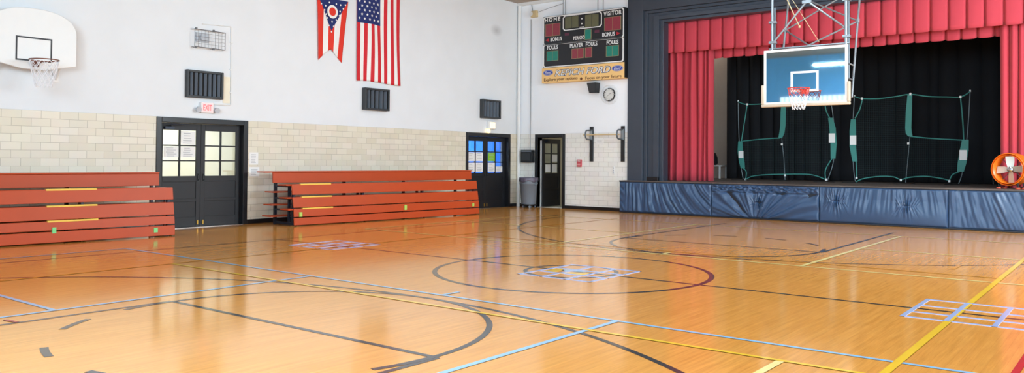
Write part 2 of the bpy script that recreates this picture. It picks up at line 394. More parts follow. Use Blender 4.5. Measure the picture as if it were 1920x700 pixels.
# right wall with five tall windows, back wall with one low strip of panes (both behind the camera side)
WIN = [(-0.6, 1.8), (3.2, 5.6), (7.0, 9.4), (10.8, 13.2), (14.6, 17.0)]
WZ = (2.6, 5.9)
mb = MB().box((RX, BY, 0), (RX+0.3, 20.8, WZ[0])).box((RX, BY, WZ[1]), (RX+0.3, 20.8, CEIL)); a = BY
for w0, w1 in WIN: mb.box((RX, a, WZ[0]), (RX+0.3, w0, WZ[1])); a = w1
mb.box((RX, a, WZ[0]), (RX+0.3, 20.8, WZ[1]))
tag(mb.build('wall_right', 'plaster'), kind='structure')
for i, (w0, w1) in enumerate(WIN):
    wt = thing('window_%d' % (i+1), (RX, (w0+w1)/2, WZ[0]), None, None, kind='structure')
    fr = MB()
    for y in (w0, (w0+w1)/2-0.03, w1-0.06): fr.box((RX+0.05, y, WZ[0]), (RX+0.13, y+0.06, WZ[1]))
    for k in range(5): z = WZ[0]+(WZ[1]-WZ[0]-0.06)*k/4; fr.box((RX+0.05, w0, z), (RX+0.13, w1, z+0.06))
    fr.build('window_frame', 'white_paint', wt)
    MB().box((RX+0.08, w0, WZ[0]), (RX+0.09, w1, WZ[1])).build('pane', 'door_glass', wt)
ADDED_WIN = [(8.8, 11.4), (12.4, 15.0), (16.0, 18.6)]  # unseen windows added in the back wall to brighten the stage end
mb = MB().box((-0.3, BY-0.3, 0), (RX+0.3, BY, WZ[0])).box((-0.3, BY-0.3, WZ[1]), (RX+0.3, BY, CEIL)); a = -0.3
for w0, w1 in ADDED_WIN: mb.box((a, BY-0.3, WZ[0]), (w0, BY, WZ[1])); a = w1
mb.box((a, BY-0.3, WZ[0]), (RX+0.3, BY, WZ[1]))
tag(mb.build('wall_back', 'blue_wall'), kind='structure')
for i, (w0, w1) in enumerate(ADDED_WIN):
    wt = thing('window_%d' % (i+7), ((w0+w1)/2, BY, WZ[0]), None, None, kind='structure')  # added window, for more front light on the stage
    fr = MB()
    for x in (w0, (w0+w1)/2-0.03, w1-0.06): fr.box((x, BY-0.13, WZ[0]), (x+0.06, BY-0.05, WZ[1]))
    for k in range(5): z = WZ[0]+(WZ[1]-WZ[0]-0.06)*k/4; fr.box((w0, BY-0.13, z), (w1, BY-0.05, z+0.06))
    fr.build('window_frame', 'white_paint', wt)
    MB().box((w0, BY-0.09, WZ[0]), (w1, BY-0.08, WZ[1])).build('pane', 'door_glass', wt)
wt = thing('window_6', (3.7, BY, 4.28), None, None, kind='structure')
fr = MB().box((2.1, BY, 4.22), (5.25, BY+0.04, 4.28)).box((2.1, BY, 4.58), (5.25, BY+0.04, 4.62)); pn = MB()
for k in range(14):
    x = 2.15+k*0.22; fr.box((x-0.05, BY, 4.28), (x, BY+0.04, 4.58)); pn.box((x, BY, 4.28), (x+0.17, BY+0.02, 4.58))
fr.build('window_frame', 'white_paint', wt); pn.build('pane', 'sky_pane', wt)
tag(MB().box((-0.3, BY-0.3, CEIL), (RX+0.3, 20.8, CEIL+0.2)).build('ceiling', 'ceiling'), kind='structure')
# pale steel ledger under the ceiling along the stage wall
tag(MB().box((0, YF-0.12, CEIL-0.09), (4.0, YF, CEIL)).build('trim_1', 'white_paint', bevel=0.01), kind='structure')

# black skirting boards
def skirt(name, boxes):
    mb = MB()
    for lo, hi in boxes: mb.box(lo, hi)
    tag(mb.build(name, 'black_trim', bevel=0.006), kind='structure')
skirt('baseboard_left', [((0.006, BY, 0), (0.028, D1[0], 0.1)), ((0.006, D1[1], 0), (0.028, D2[0], 0.1)), ((0.006, D2[1], 0), (0.028, 20.49, 0.1))])
skirt('baseboard_stage', [((0.03, YF-0.028, 0), (D3[0], YF-0.006, 0.1)), ((D3[1], YF-0.028, 0), (4.0, YF-0.006, 0.1))])

# ------------------------------------------------------------------ proscenium and stage
PX0, PX1 = 4.01, 15.53
SZ = 0.915
mb = MB()
steps = [(PX0, 4.50, 5.78, 20.45, 20.90), (4.50, 4.60, 5.70, 20.53, 20.90), (4.60, 4.78, 5.62, 20.60, 20.90), (4.78, 4.95, 5.50, 20.56, 20.90), (4.95, 5.06, 5.42, 20.64, 20.95)]
for i, (xa, xb, zb, y0, y1) in enumerate(steps):
    ztop = CEIL if i == 0 else steps[i-1][2]
    mb.box((xa, y0, 0), (xb, y1, ztop)); mb.box((PX0+PX1-xb, y0, 0), (PX0+PX1-xa, y1, ztop))
    mb.box((xb, y0, zb), (PX0+PX1-xb, y1, ztop))
pros = mb.build('wall_proscenium', 'black_wall', bevel=0.008); tag(pros, 'black painted stage surround with stepped mouldings', kind='structure')
MB().box((4.60, 20.53, SZ), (4.95, 20.62, SZ+0.11)).build('plinth_block', 'black_trim', pros, bevel=0.008)
tag(MB().box((PX0-0.06, 20.2, 0), (PX1+0.06, 26.3, SZ-0.03)).box((PX0-0.08, 20.13, SZ-0.03), (PX1+0.08, 26.3, SZ)).build('floor_stage', 'stage_floor', bevel=0.006), kind='structure')
tag(MB().box((2.6, 26.0, SZ), (17, 26.3, CEIL)).build('wall_stage_back', 'stage_beige'), kind='structure')
tag(MB().box((2.6, 20.9, SZ), (2.9, 26.0, CEIL)).build('wall_stage_left', 'stage_beige'), kind='structure')
tag(MB().box((16.7, 20.9, SZ), (17.0, 26.0, CEIL)).build('wall_stage_right', 'stage_beige'), kind='structure')
tag(MB().box((2.6, 20.8, CEIL), (17, 26.3, CEIL+0.2)).build('ceiling_stage', 'black_cloth'), kind='structure')
tag(MB().box((2.6, 20.78, SZ), (PX0+0.3, 20.9, CEIL)).build('wall_stage_return', 'black_wall'), kind='structure')

def drape(name, x0, x1, z0, z1, y, label, cat, m='curtain', pleat=0.16, amp=0.06, seed=1, group=None, nv=16):
    """hanging cloth: irregular rounded folds with narrow creases between them"""
    rnd = random.Random(seed); W = x1-x0; edges = [0.0]
    while edges[-1] < W: edges.append(edges[-1]+pleat*rnd.uniform(0.55, 1.5))
    sc = W/edges[-1]; edges = [e*sc for e in edges]; deep = [rnd.uniform(0.55, 1.25) for _ in edges]; drift = [rnd.uniform(-0.5, 0.5) for _ in edges]
    per = 14; us = []
    for k in range(len(edges)-1):
        for q in range(per): us.append((k, q/per))
    us.append((len(edges)-2, 1.0)); nu = len(us)-1
    def fn(u, v):
        k, f = us[int(round(u*nu))]
        a, b = edges[k], edges[k+1]
        a += pleat*0.35*drift[k]*(1-v)*(0 < k); b += pleat*0.35*drift[k+1]*(1-v)*(k+1 < len(edges)-1)
        d = sin(pi*f)**0.75*deep[k]*(0.8+0.25*noise.noise((k*1.7, v*1.5, y)))*min(1.3, 0.5+(b-a)/pleat*0.5)
        return (x0+a+(b-a)*f, y+amp*0.6-amp*1.3*d, z0+(z1-z0)*v)
    mb = MB(); mb.sheet(nu, nv, fn)
    o = mb.build(name, m, None, off=(x0+W/2, y, z0), smooth=True, solid=0.006)
    return tag(o, label, cat, group)
drape('stage_curtain', 4.78, 6.27, SZ+0.012, 5.0, 21.24, 'tall red stage curtain gathered in narrow folds beside the black surround', 'curtain', pleat=0.16, amp=0.21, seed=5)
drape('stage_curtain', 13.21, 14.55, SZ+0.012, 5.0, 21.24, 'red stage curtain hanging behind the round orange fan', 'curtain', pleat=0.22, amp=0.17, seed=9)
# front valance: wide box pleats, hem lifting slightly at each pleat
def valance(name, x0, x1, z0, z1, y, label, pleat, amp, phase=0.0):
    mb = MB(); W = x1-x0; nu = int(W/0.011)
    def fn(u, v):
        x = x0+W*u; k = (x+phase+0.05*noise.noise((x*0.9, 0, y)))/pleat; fr = k-math.floor(k); cell = math.floor(k)
        rnd = noise.noise((cell*3.7, 1.3, y))
        seam = math.exp(-((min(fr, 1-fr)*pleat/0.026)**2))
        body = amp*0.6*sin(pi*fr)+amp*0.4*rnd*sin(2*pi*fr)*(1-v)
        yy = y-body+amp*2.2*seam*(0.7+0.3*(1-v))
        zb = z0+0.03*seam+0.015*rnd-0.012*sin(pi*fr)
        return (x, yy, zb+(z1-zb)*v)
    mb.sheet(nu, 8, fn)
    o = mb.build(name, 'curtain', None, off=(x0+W/2, y, z0), smooth=True, solid=0.008); tag(o, label, 'curtain'); return o
valance('stage_valance', 5.0, 14.56, 4.58, 5.47, 20.99, 'front red valance pleated across the top of the stage opening', 0.37, 0.045)
valance('stage_valance', 5.3, 14.4, 4.40, 5.3, 21.46, 'second darker red valance hanging just behind the front one', 0.33, 0.04, 0.13)
bx = on_y(1357, 200, 25.0).x
drape('backdrop_curtain', bx, 16.0, SZ+0.012, 6.3, 25.2, 'full-width black curtain closing the back of the stage behind the green nets', 'curtain', 'black_cloth', pleat=0.40, amp=0.10, seed=3)
drape('border_curtain', 3.3, 16.0, 4.85, 6.45, 24.4, 'black border curtain hanging above the beige wing wall', 'curtain', 'black_cloth', pleat=0.5, amp=0.06, seed=4)

# padded vinyl covers along the stage front
def tuft(u, v, cu, cv, asp, n, s):
    """a stitched pucker: a short horizontal dent with fine wrinkles running up and down from it"""
    dx, dy = (u-cu)*asp, v-cv; g = math.exp(-(dx/(s*0.9))**2-(dy/(s*0.9))**2)
    fan = dx/(0.25+abs(dy)*0.9)
    w = 1.6*noise.noise((fan*11, dy*1.5, n))+0.8*noise.noise((fan*24, dy*2, n+3))
    return w*g*min(1, abs(dy)/0.05+0.2)-1.5*math.exp(-(dx/0.09)**2-(dy/0.025)**2)
def pad_relief(k, u, v):
    a = 3.1; nz = noise.noise((u*7+k*9, v*3, k)); fine = noise.noise((u*30, v*4, k*3))
    edge = min(1, min(u, 1-u)/0.015)*min(1, v/0.05, (1-v)/0.04)
    N = lambda a_, b_, c_: noise.noise((a_, b_, c_+k*5.3))
    top = min(1, (1-v)/0.10)
    if k == 0:
        sl = 0.34*max(0, u-0.22)**1.1
        p = u-sl*(1-v)**1.2+0.01*nz
        d = 1.5*N(p*26, v*0.7, 1)+0.8*N(p*52, v*1.0, 2)+0.3*fine
        if u < 0.06: d = 1.2*N(v*7+u*25, u*10, 3)
        return 0.026*d*edge
    if k == 1:
        dx, dy = (u-0.42)*a, v+0.22; th = atan2(dy, dx); r = hypot(dx, dy)
        d = 1.7*N(th*5.6+0.3*nz, r*0.6, 1)+0.7*N(th*12, r*1.0, 2)
        t = max(0, min(1, (v-0.76)/0.07)); d = d*(1-t)+t*(1.3*N(u*34, v*22, 5))
        d += 1.1*tuft(u, v, 0.46, 0.47, a, 9, 0.20)-0.6*math.exp(-((v-0.755)/0.025)**2)
        d *= min(1, 0.3+abs(dx)*1.5+v*0.8)
        return 0.042*d*edge
    if k == 2:
        t = max(0, min(1, (v-0.22)/0.4))
        p = u+0.05*sin(5*u)*(1-v)
        d = (1.1*N(p*24, v*0.8, 1)+0.8*N(p*50, v*1.2, 2))*t
        d += 1.2*tuft(u, v, 0.14, 0.60, a, 9, 0.28)+1.1*tuft(u, v, 0.70, 0.53, a, 9, 0.26)
        d += 1.7*sin(pi*min(1, v*1.5))*(0.5+0.5*sin(pi*u))*0.9
        return 0.021*d*edge
    p = u-0.12*sin(3*u)*(1-v)
    d = 1.3*N(p*20, v*0.8, 1)+0.8*N(p*42, v*1.3, 2)+0.3*fine
    return 0.024*d*edge
pads = [(3.955, 6.745, 'navy vinyl stage pad with fine upright folds, furthest left, next to the white tile wall'),
        (6.755, 9.535, 'navy vinyl stage pad with deep slanting V-shaped folds and a shiny crinkled top'),
        (9.545, 12.335, 'navy vinyl stage pad with two puckered tufts below the nets'),
        (12.345, 15.13, 'navy vinyl stage pad with upright folds under the orange fan')]
for k, (x0, x1, lab) in enumerate(pads):
    t = thing('stage_pad', ((x0+x1)/2, 20.17, 0), lab, 'stage pad', 'padded covers along the stage front')
    mb = MB()
    mb.sheet(300, 54, lambda u, v: (x0+(x1-x0)*u, 20.125-0.02*min(1, min(u, 1-u)/0.01)*min(1, v/0.03, (1-v)/0.03)-0.018*sin(pi*u)**0.5*sin(pi*v)**0.5-pad_relief(k, u, v), 0.035+0.84*v))
    mb.build('cover', 'vinyl', t, smooth=True)
    MB().box((x0, 20.13, 0.035), (x1, 20.198, 0.878)).build('pad_core', 'vinyl_seam', t)
    MB().box((x0-0.003, 20.10, 0.005), (x1+0.003, 20.17, 0.035)).build('hem', 'vinyl_seam', t, bevel=0.005)
    MB().box((x0-0.003, 20.105, 0.872), (x1+0.003, 20.135, 0.886)).build('binding', 'vinyl_seam', t, bevel=0.003)

# ------------------------------------------------------------------ floor markings (parts of the floor)
LZ = [0.0012]
def ribbon(name, pts, w, m, closed=False, label=None):
    pts = [Vector((p[0], p[1], 0)) for p in pts]; n = len(pts); V = []; F = []; z = LZ[0]; LZ[0] += 0.00006
    for i, p in enumerate(pts):
        a = pts[(i-1) % n] if (closed or i > 0) else p; b = pts[(i+1) % n] if (closed or i < n-1) else p
        t = (b-a).normalized(); q = Vector((-t.y, t.x, 0))*(w/2)
        V += [(p.x+q.x, p.y+q.y, z), (p.x-q.x, p.y-q.y, z)]
    for i in range(n if closed else n-1):
        j = (i+1) % n; F.append((2*i, 2*i+1, 2*j+1, 2*j))
    mb = MB().add(V, F)
    mb.add([(x, y, 0.0) for x, y, _ in V], [f[::-1] for f in F])
    o = mb.build(name, m, floor)
    for p in o.data.polygons:
        pass
    if label: o['label'] = label
    return o
def arc(cx, cy, r, a0, a1, n=96): return [(cx+r*cos(radians(a0+(a1-a0)*k/n)), cy+r*sin(radians(a0+(a1-a0)*k/n))) for k in range(n+1)]
BW = 0.055
LX0, LX1 = 7.93, 11.62
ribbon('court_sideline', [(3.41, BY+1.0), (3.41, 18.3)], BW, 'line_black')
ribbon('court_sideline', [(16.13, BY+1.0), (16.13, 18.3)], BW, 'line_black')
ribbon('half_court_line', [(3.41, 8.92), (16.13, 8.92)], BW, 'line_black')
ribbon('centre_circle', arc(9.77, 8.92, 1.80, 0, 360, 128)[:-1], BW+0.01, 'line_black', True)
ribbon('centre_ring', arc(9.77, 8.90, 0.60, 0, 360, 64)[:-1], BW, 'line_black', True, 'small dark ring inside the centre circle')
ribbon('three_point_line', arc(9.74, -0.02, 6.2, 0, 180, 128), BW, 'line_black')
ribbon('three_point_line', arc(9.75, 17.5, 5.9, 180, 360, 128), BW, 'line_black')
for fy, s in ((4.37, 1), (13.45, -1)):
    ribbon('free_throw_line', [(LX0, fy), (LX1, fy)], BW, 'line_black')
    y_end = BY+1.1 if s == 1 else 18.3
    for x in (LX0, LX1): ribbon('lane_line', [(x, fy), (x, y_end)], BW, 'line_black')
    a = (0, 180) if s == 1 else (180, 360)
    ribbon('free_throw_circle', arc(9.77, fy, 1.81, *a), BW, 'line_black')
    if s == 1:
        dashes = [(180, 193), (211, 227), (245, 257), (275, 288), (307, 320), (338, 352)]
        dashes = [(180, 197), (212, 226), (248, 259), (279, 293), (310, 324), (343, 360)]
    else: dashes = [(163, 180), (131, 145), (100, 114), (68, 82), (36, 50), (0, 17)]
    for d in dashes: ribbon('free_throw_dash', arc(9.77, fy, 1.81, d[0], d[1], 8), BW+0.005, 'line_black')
# pickleball court in pale blue (near) and in cream (by the stage)
for y0, y1, m, w in ((0.40, 6.41, 'line_blue', 0.05), (11.47, 17.48, 'line_cream', 0.06)):
    for y in (y0, y1): ribbon('pickleball_sideline', [(2.9, y), (16.4, y)], w, m)
    for x in (2.9, 16.4): ribbon('pickleball_baseline', [(x, y0), (x, y1)], w, m)
    for x, xe in ((7.57, 2.9), (11.94, 16.4)):
        ribbon('pickleball_kitchen_line', [(x, y0), (x, y1)], w+0.005, m)
        yc = 3.40 if y0 < 5 else 14.47
        ribbon('pickleball_centre_line', [(x, yc), (xe, yc)], w, m)
    ribbon('net_mark', [(9.77, y1 if y0 < 5 else y0-0.06), (9.77, (y1 if y0 < 5 else y0)+0.28)], w, m)
# volleyball court in yellow
ribbon('volleyball_sideline', [(5.19, 1.0), (5.19, 17.9)], 0.05, 'line_orange')
ribbon('volleyball_sideline', [(14.30, 1.0), (14.30, 17.9)], 0.062, 'line_yellow', label='broad bright yellow sideline')
ribbon('volleyball_attack_line', [(5.19, 5.91), (16.0, 5.91)], 0.05, 'line_yellow')
ribbon('volleyball_attack_line', [(5.19, 11.92), (14.30, 11.92)], 0.045, 'line_orange')
ribbon('volleyball_mark', [(13.62, 5.88), (13.62, 4.9)], 0.06, 'line_cream')
ribbon('volleyball_mark', [(13.66, 12.55), (13.66, 13.05)], 0.06, 'line_orange')
ribbon('red_mark', [(15.0, 5.6), (15.02, 7.3)], 0.05, 'line_red')
ribbon('red_mark', [(7.72, 2.92), (7.92, 2.95)], 0.04, 'line_red')
# tape grids of nine squares on the half-court line
def grid(name, xs, ys, wx, wy, m1, m2, rot, c):
    ca, sa = cos(rot), sin(rot)
    R_ = lambda x, y: (c[0]+(x-c[0])*ca-(y-c[1])*sa, c[1]+(x-c[0])*sa+(y-c[1])*ca)
    mb = MB(); z = 0.004; 
    def q(a, b, d, e, mi, z):
        P = [R_(a, b), R_(d, b), R_(d, e), R_(a, e)]
        mb.add([(p[0], p[1], z) for p in P]+[(p[0], p[1], 0) for p in P], [(0,1,2,3),(4,7,6,5),(0,4,5,1),(1,5,6,2),(2,6,7,3),(3,7,4,0)], mi)
    for x in xs: q(x-wx/2, ys[0]-wy/2, x+wx/2, ys[-1]+wy/2, 0, z+0.0003)
    for y in ys: q(xs[0]-wx/2, y-wy/2, xs[-1]+wx/2, y+wy/2, 1, z)
    mb.build(name, [m1, m2], floor)
grid('tape_grid', [4.36, 4.72, 5.08, 5.43], [8.47, 8.82, 9.16, 9.51], 0.045, 0.045, 'line_lilac', 'line_lilac', 0.0, (4.9, 9))
grid('tape_grid', [9.41, 9.76, 10.12, 10.47], [8.26, 8.66, 9.07, 9.48], 0.045, 0.045, 'line_lilac', 'line_lilac', 0.0, (9.94, 8.87))
grid('tape_grid', [13.91, 14.28, 14.67, 15.05], [8.38, 8.70, 9.14, 9.58], 0.045, 0.04, 'line_lilac', 'line_lilac', 0.0, (14.5, 9))
lg = MB()
for poly, mi in (([(9.46,8.66),(9.62,8.66),(9.66,8.78),(9.60,8.98),(9.52,9.06),(9.45,8.95),(9.5,8.8)], 0), ([(9.78,8.62),(10.06,8.70),(10.10,8.86),(10.02,8.92),(9.86,8.82),(9.74,8.72)], 0), ([(9.60,8.98),(9.72,8.84),(9.92,8.96),(10.02,9.06),(9.86,9.1),(9.7,9.02)], 1)):
    lg.prism(poly, lambda a, b, t: (a, b, 0.0008+t), 0.0016, mi)
lg.build('centre_logo', ['line_yellow', 'line_blue'], floor)

# ------------------------------------------------------------------ doors
def lite_leaf(mk, w, h, zb, zt, y_in, cols=2, rows=3, inset=0.085, split_lower=True, t=0.045):
    """a door leaf in (a: along 0..w, z: 0..h, depth 0..t): returns frame MB and pane MB; mk(a, d, z) -> point"""
    fr = MB(); pn = MB(); pan = MB()
    def bx(m, a0, a1, z0, z1, d0=0.0, d1=t):
        P = [mk(a, d, z) for z in (z0, z1) for a, d in ((a0, d0), (a1, d0), (a1, d1), (a0, d1))]
        m.add(P, [(3,2,1,0),(4,5,6,7),(0,1,5,4),(1,2,6,5),(2,3,7,6),(3,0,4,7)])
    g0, g1 = inset, w-inset
    bx(fr, 0, g0, 0, h); bx(fr, g1, w, 0, h); bx(fr, g0, g1, zt, h); bx(fr, g0, g1, zb-0.12, zb); bx(fr, g0, g1, 0, 0.2); bx(fr, g0, g1, 0.53, 0.59)
    for i in range(1, cols): a = g0+(g1-g0)*i/cols; bx(fr, a-0.016, a+0.016, zb, zt)
    for j in range(1, rows): z = zb+(zt-zb)*j/rows; bx(fr, g0, g1, z-0.014, z+0.014)
    bx(pn, g0, g1, zb, zt, t*0.45, t*0.55)
    bx(pan, g0, g1, 0.2, 0.53, t*0.35, t*0.65); bx(pan, g0, g1, 0.59, zb-0.12, t*0.35, t*0.65)
    return fr, pan, pn
def door_frame(root, a0, a1, zt, mk, w=0.11):
    fr = MB()
    def bx(p0, p1, d0, d1, z0, z1):
        P = [mk(a, d, z) for z in (z0, z1) for a, d in ((p0, d0), (p1, d0), (p1, d1), (p0, d1))]
        fr.add(P, [(3,2,1,0),(4,5,6,7),(0,1,5,4),(1,2,6,5),(2,3,7,6),(3,0,4,7)])
    bx(a0, a0+w, -0.03, 0.24, 0, zt); bx(a1-w, a1, -0.03, 0.24, 0, zt); bx(a0+w, a1-w, -0.03, 0.24, zt-w, zt)
    fr.build('door_frame', 'black_trim', root, bevel=0.008)
def double_door(name, a0, a1, zt, rec=0.11):
    root = thing(name, (0, (a0+a1)/2, 0), None, None, kind='structure')
    door_frame(root, a0, a1, zt, lambda a, d, z: (-d, a, z))
    mid = (a0+a1)/2; h = zt-0.11-0.015
    for side in (0, 1):
        s0 = a0+0.11 if side == 0 else mid+0.002; w = mid-0.002-(a0+0.11)
        mk = lambda a, d, z: (-rec-d, s0+a, 0.012+z)
        fr, pan, pn = lite_leaf(mk, w, h, 1.07, 2.03, 0, inset=0.1)
        lf = fr.build('door_leaf', 'door_black', root, bevel=0.004)
        pan.build('lower_panel', 'door_black', lf, off=root.location); pn.build('glass', 'door_glass', lf, off=root.location)
        ha = s0+w-0.06 if side == 0 else s0+0.06
        hd = MB().box((-rec, ha-0.022, 0.95), (-rec+0.008, ha+0.022, 1.17)).tube([(-rec+0.005, ha, 1.12), (-rec+0.05, ha, 1.11), (-rec+0.05, ha, 1.0), (-rec+0.005, ha, 0.99)], 0.009, 8)
        hd.build('handle', 'black_plastic', lf, off=root.location)
        MB().box((-rec, ha-0.016, 0.05), (-rec+0.02, ha+0.016, 0.14)).build('floor_bolt', 'brass', lf, off=root.location, bevel=0.004)
    return root, rec
d1, rec = double_door('door_1', *D1)
d2, rec = double_door('door_2', *D2)
# door closer with its arm on the first door
cl = MB().box((-rec, 8.66, 2.05), (-rec+0.07, 8.86, 2.11)).tube([(-rec+0.03, 8.80, 2.12), (0.06, 8.70, 2.15), (0.03, 9.12, 2.165)], 0.012, 8)
cl.build('door_closer', 'dark_steel', d1, bevel=0.004)
MB().box((-0.25, D1[0]+0.11, 0), (0.05, D1[1]-0.11, 0.012)).build('threshold', 'chrome', d1)
MB().box((-0.25, D2[0]+0.11, 0), (0.05, D2[1]-0.11, 0.012)).build('threshold', 'chrome', d2)
# open single door in the stage wall, swung back into the room behind
d3 = thing('door_3', ((D3[0]+D3[1])/2, YF, 0), None, None, kind='structure')
door_frame(d3, D3[0], D3[1], D3[2], lambda a, d, z: (a, YF+d, z), 0.1)
th = radians(87.5); hx, hy = D3[0]+0.135, YF+0.16
mk3 = lambda a, d, z: (hx+cos(th)*a+sin(th)*(0-d)*-1*0-sin(th)*(-d), hy+sin(th)*a-cos(th)*d, 0.012+z)
fr, pan, pn = lite_leaf(mk3, 0.92, 2.14, 1.05, 1.99, 0, inset=0.11)
lf = fr.build('door_leaf', 'door_black', d3, bevel=0.004)
pan.build('lower_panel', 'door_black', lf, off=d3.location); pn.build('glass', 'door_glass', lf, off=d3.location)
MB().box((hx-0.03, YF+0.12, 0.02), (hx+0.005, YF+0.15, 2.1)).build('door_edge', 'white_paint', d3)  # white strip stands for light along the leaf edge and hinge gap
MB().tube([(hx+0.08, hy+0.1, 2.09), (hx+0.10, hy+0.25, 2.09)], 0.035, 12).tube([(hx+0.09, hy+0.2, 2.10), (hx+0.25, YF+0.12, 2.14)], 0.012, 8).build('door_closer', 'dark_steel', d3)

# rooms behind the doors
def corridor(name, lo, hi, m, floor_m='beige_wall', skip=()):
    (a, b, c), (d, e, f) = lo, hi; mb = MB(); t = 0.1
    S_ = {'x0': ((a-t, b, c), (a, e, f)), 'x1': ((d, b, c), (d+t, e, f)), 'y0': ((a, b-t, c), (d, b, f)), 'y1': ((a, e, c), (d, e+t, f)), 'z0': ((a, b, c-t), (d, e, c)), 'z1': ((a, b, f), (d, e, f+t))}
    for k, (p, q) in S_.items():
        if k not in skip: mb.box(p, q)
    tag(mb.build(name, m), kind='structure')
corridor('wall_corridor', (-2.6, 6.0, 0), (-0.3, 17.4, 2.9), 'beige_wall', skip=('x1',))
corridor('wall_side_hall', (-3.2, 17.6, 0), (-0.3, 26.0, 2.9), 'blue_poster', skip=('x1', 'y0'))
corridor('wall_store_room', (0.2, 20.8, 0), (2.5, 23.4, 2.7), 'beige_wall', skip=('y0',))

# notices taped inside the door panes
def notice(c0, c1, z0, z1, x, label, m='white_matte', group='notices taped in the door panes', bars=5, cat='notice'):
    t = thing('notice', (x, (c0+c1)/2, z0), label, cat, group)
    MB().box((x-0.002, c0, z0), (x, c1, z1)).build('sheet', m, t)
    mb = MB(); h = z1-z0; w = c1-c0
    for k in range(bars):
        z = z1-h*(0.16+0.72*k/max(1, bars-1)); a = 0.14+0.1*random.random(); b = 0.62+0.25*random.random()
        mb.box((x, c0+w*a, z-h*0.02), (x+0.0015, c0+w*b, z+h*0.02))
    mb.build('print', 'grey_print', t)
def pane(door, leaf, col, row):
    a0, a1, zt = door; mid = (a0+a1)/2; s0 = a0+0.11 if leaf == 0 else mid+0.002; w = mid-0.002-(a0+0.11)
    g0 = s0+0.1; pw = (w-0.2)/2; z1 = 0.012+2.03-row*0.32
    return g0+pw*col, g0+pw*(col+1), z1-0.32, z1
names = {0: 'upper', 1: 'middle', 2: 'lower'}
for leaf, col, row, lab in ((0, 1, 0, 'white notice in the upper right pane of the left leaf, double door between the bleachers'),
                            (0, 0, 1, 'white drawing in the middle left pane of the left leaf, double door between the bleachers'),
                            (0, 1, 1, 'white notice in the middle right pane of the left leaf, double door between the bleachers')):
    a, b, z0, z1 = pane(D1, leaf, col, row); notice(a+0.025, b-0.025, z0+0.02+0.05*(row == 1), z1-0.02, -rec-0.012, lab)
for leaf, col, row, m, lab in ((0,0,1,'white_matte','white sheet in the middle left pane of the left leaf, double door by the corner'),
                               (0,1,1,'white_matte','white sheet in the middle right pane of the left leaf, double door by the corner'),
                               (0,0,2,'white_matte','white sheet in the lower left pane of the left leaf, double door by the corner'),
                               (0,1,2,'white_matte','white sheet in the lower right pane of the left leaf, double door by the corner'),
                               (1,0,1,'green_paper','lime green notice in a middle pane of the double door by the corner'),
                               (1,0,2,'white_matte','white sheet in the lower left pane of the right leaf, double door by the corner'),
                               (1,1,2,'white_matte','white half-height sheet in the lower right pane, double door by the corner')):
    a, b, z0, z1 = pane(D2, leaf, col, row); notice(a+0.02, b-0.02, z0+0.03, z1-(0.02 if (leaf, col) != (1, 1) else 0.13), -rec-0.012, lab, m)
# two sheets on the open door
for a0, a1, z0, z1, lab in ((0.47, 0.76, 1.42, 1.64, 'white sheet in the middle pane of the open single door'), (0.15, 0.40, 1.09, 1.33, 'white sheet in the lower near pane of the open single door'), (0.47, 0.74, 1.08, 1.34, 'white sheet in the lower far pane of the open single door')):
    P = [mk3(a, d, z) for z in (z0, z1) for a, d in ((a0, 0.034), (a1, 0.034), (a1, 0.037), (a0, 0.037))]
    t = thing('notice', mk3((a0+a1)/2, 0.034, z0), lab, 'notice', 'notices taped in the door panes')
    MB().add(P, [(3,2,1,0),(4,5,6,7),(0,1,5,4),(1,2,6,5),(2,3,7,6),(3,0,4,7)]).build('sheet', 'white_matte', t)
# two papers on the tiles beside the first door
def wall_paper(c0, c1, z0, z1, label): 
    t = thing('notice', (0.006, (c0+c1)/2, z0), label, 'notice', 'papers on the cream tiles')
    MB().box((0.006, c0, z0), (0.009, c1, z1)).build('sheet', 'white_matte', t)
    mb = MB()
    for k in range(6): z = z1-0.05-(z1-z0-0.09)*k/5; mb.box((0.009, c0+0.04, z-0.004), (0.0105, c1-0.05-0.05*random.random(), z+0.004))
    mb.build('print', 'grey_print', t)
wall_paper(10.615, 10.84, 1.325, 1.60, 'upper white paper on the tiles right of the double door')
wall_paper(10.615, 10.875, 1.06, 1.27, 'lower white paper on the tiles right of the double door')

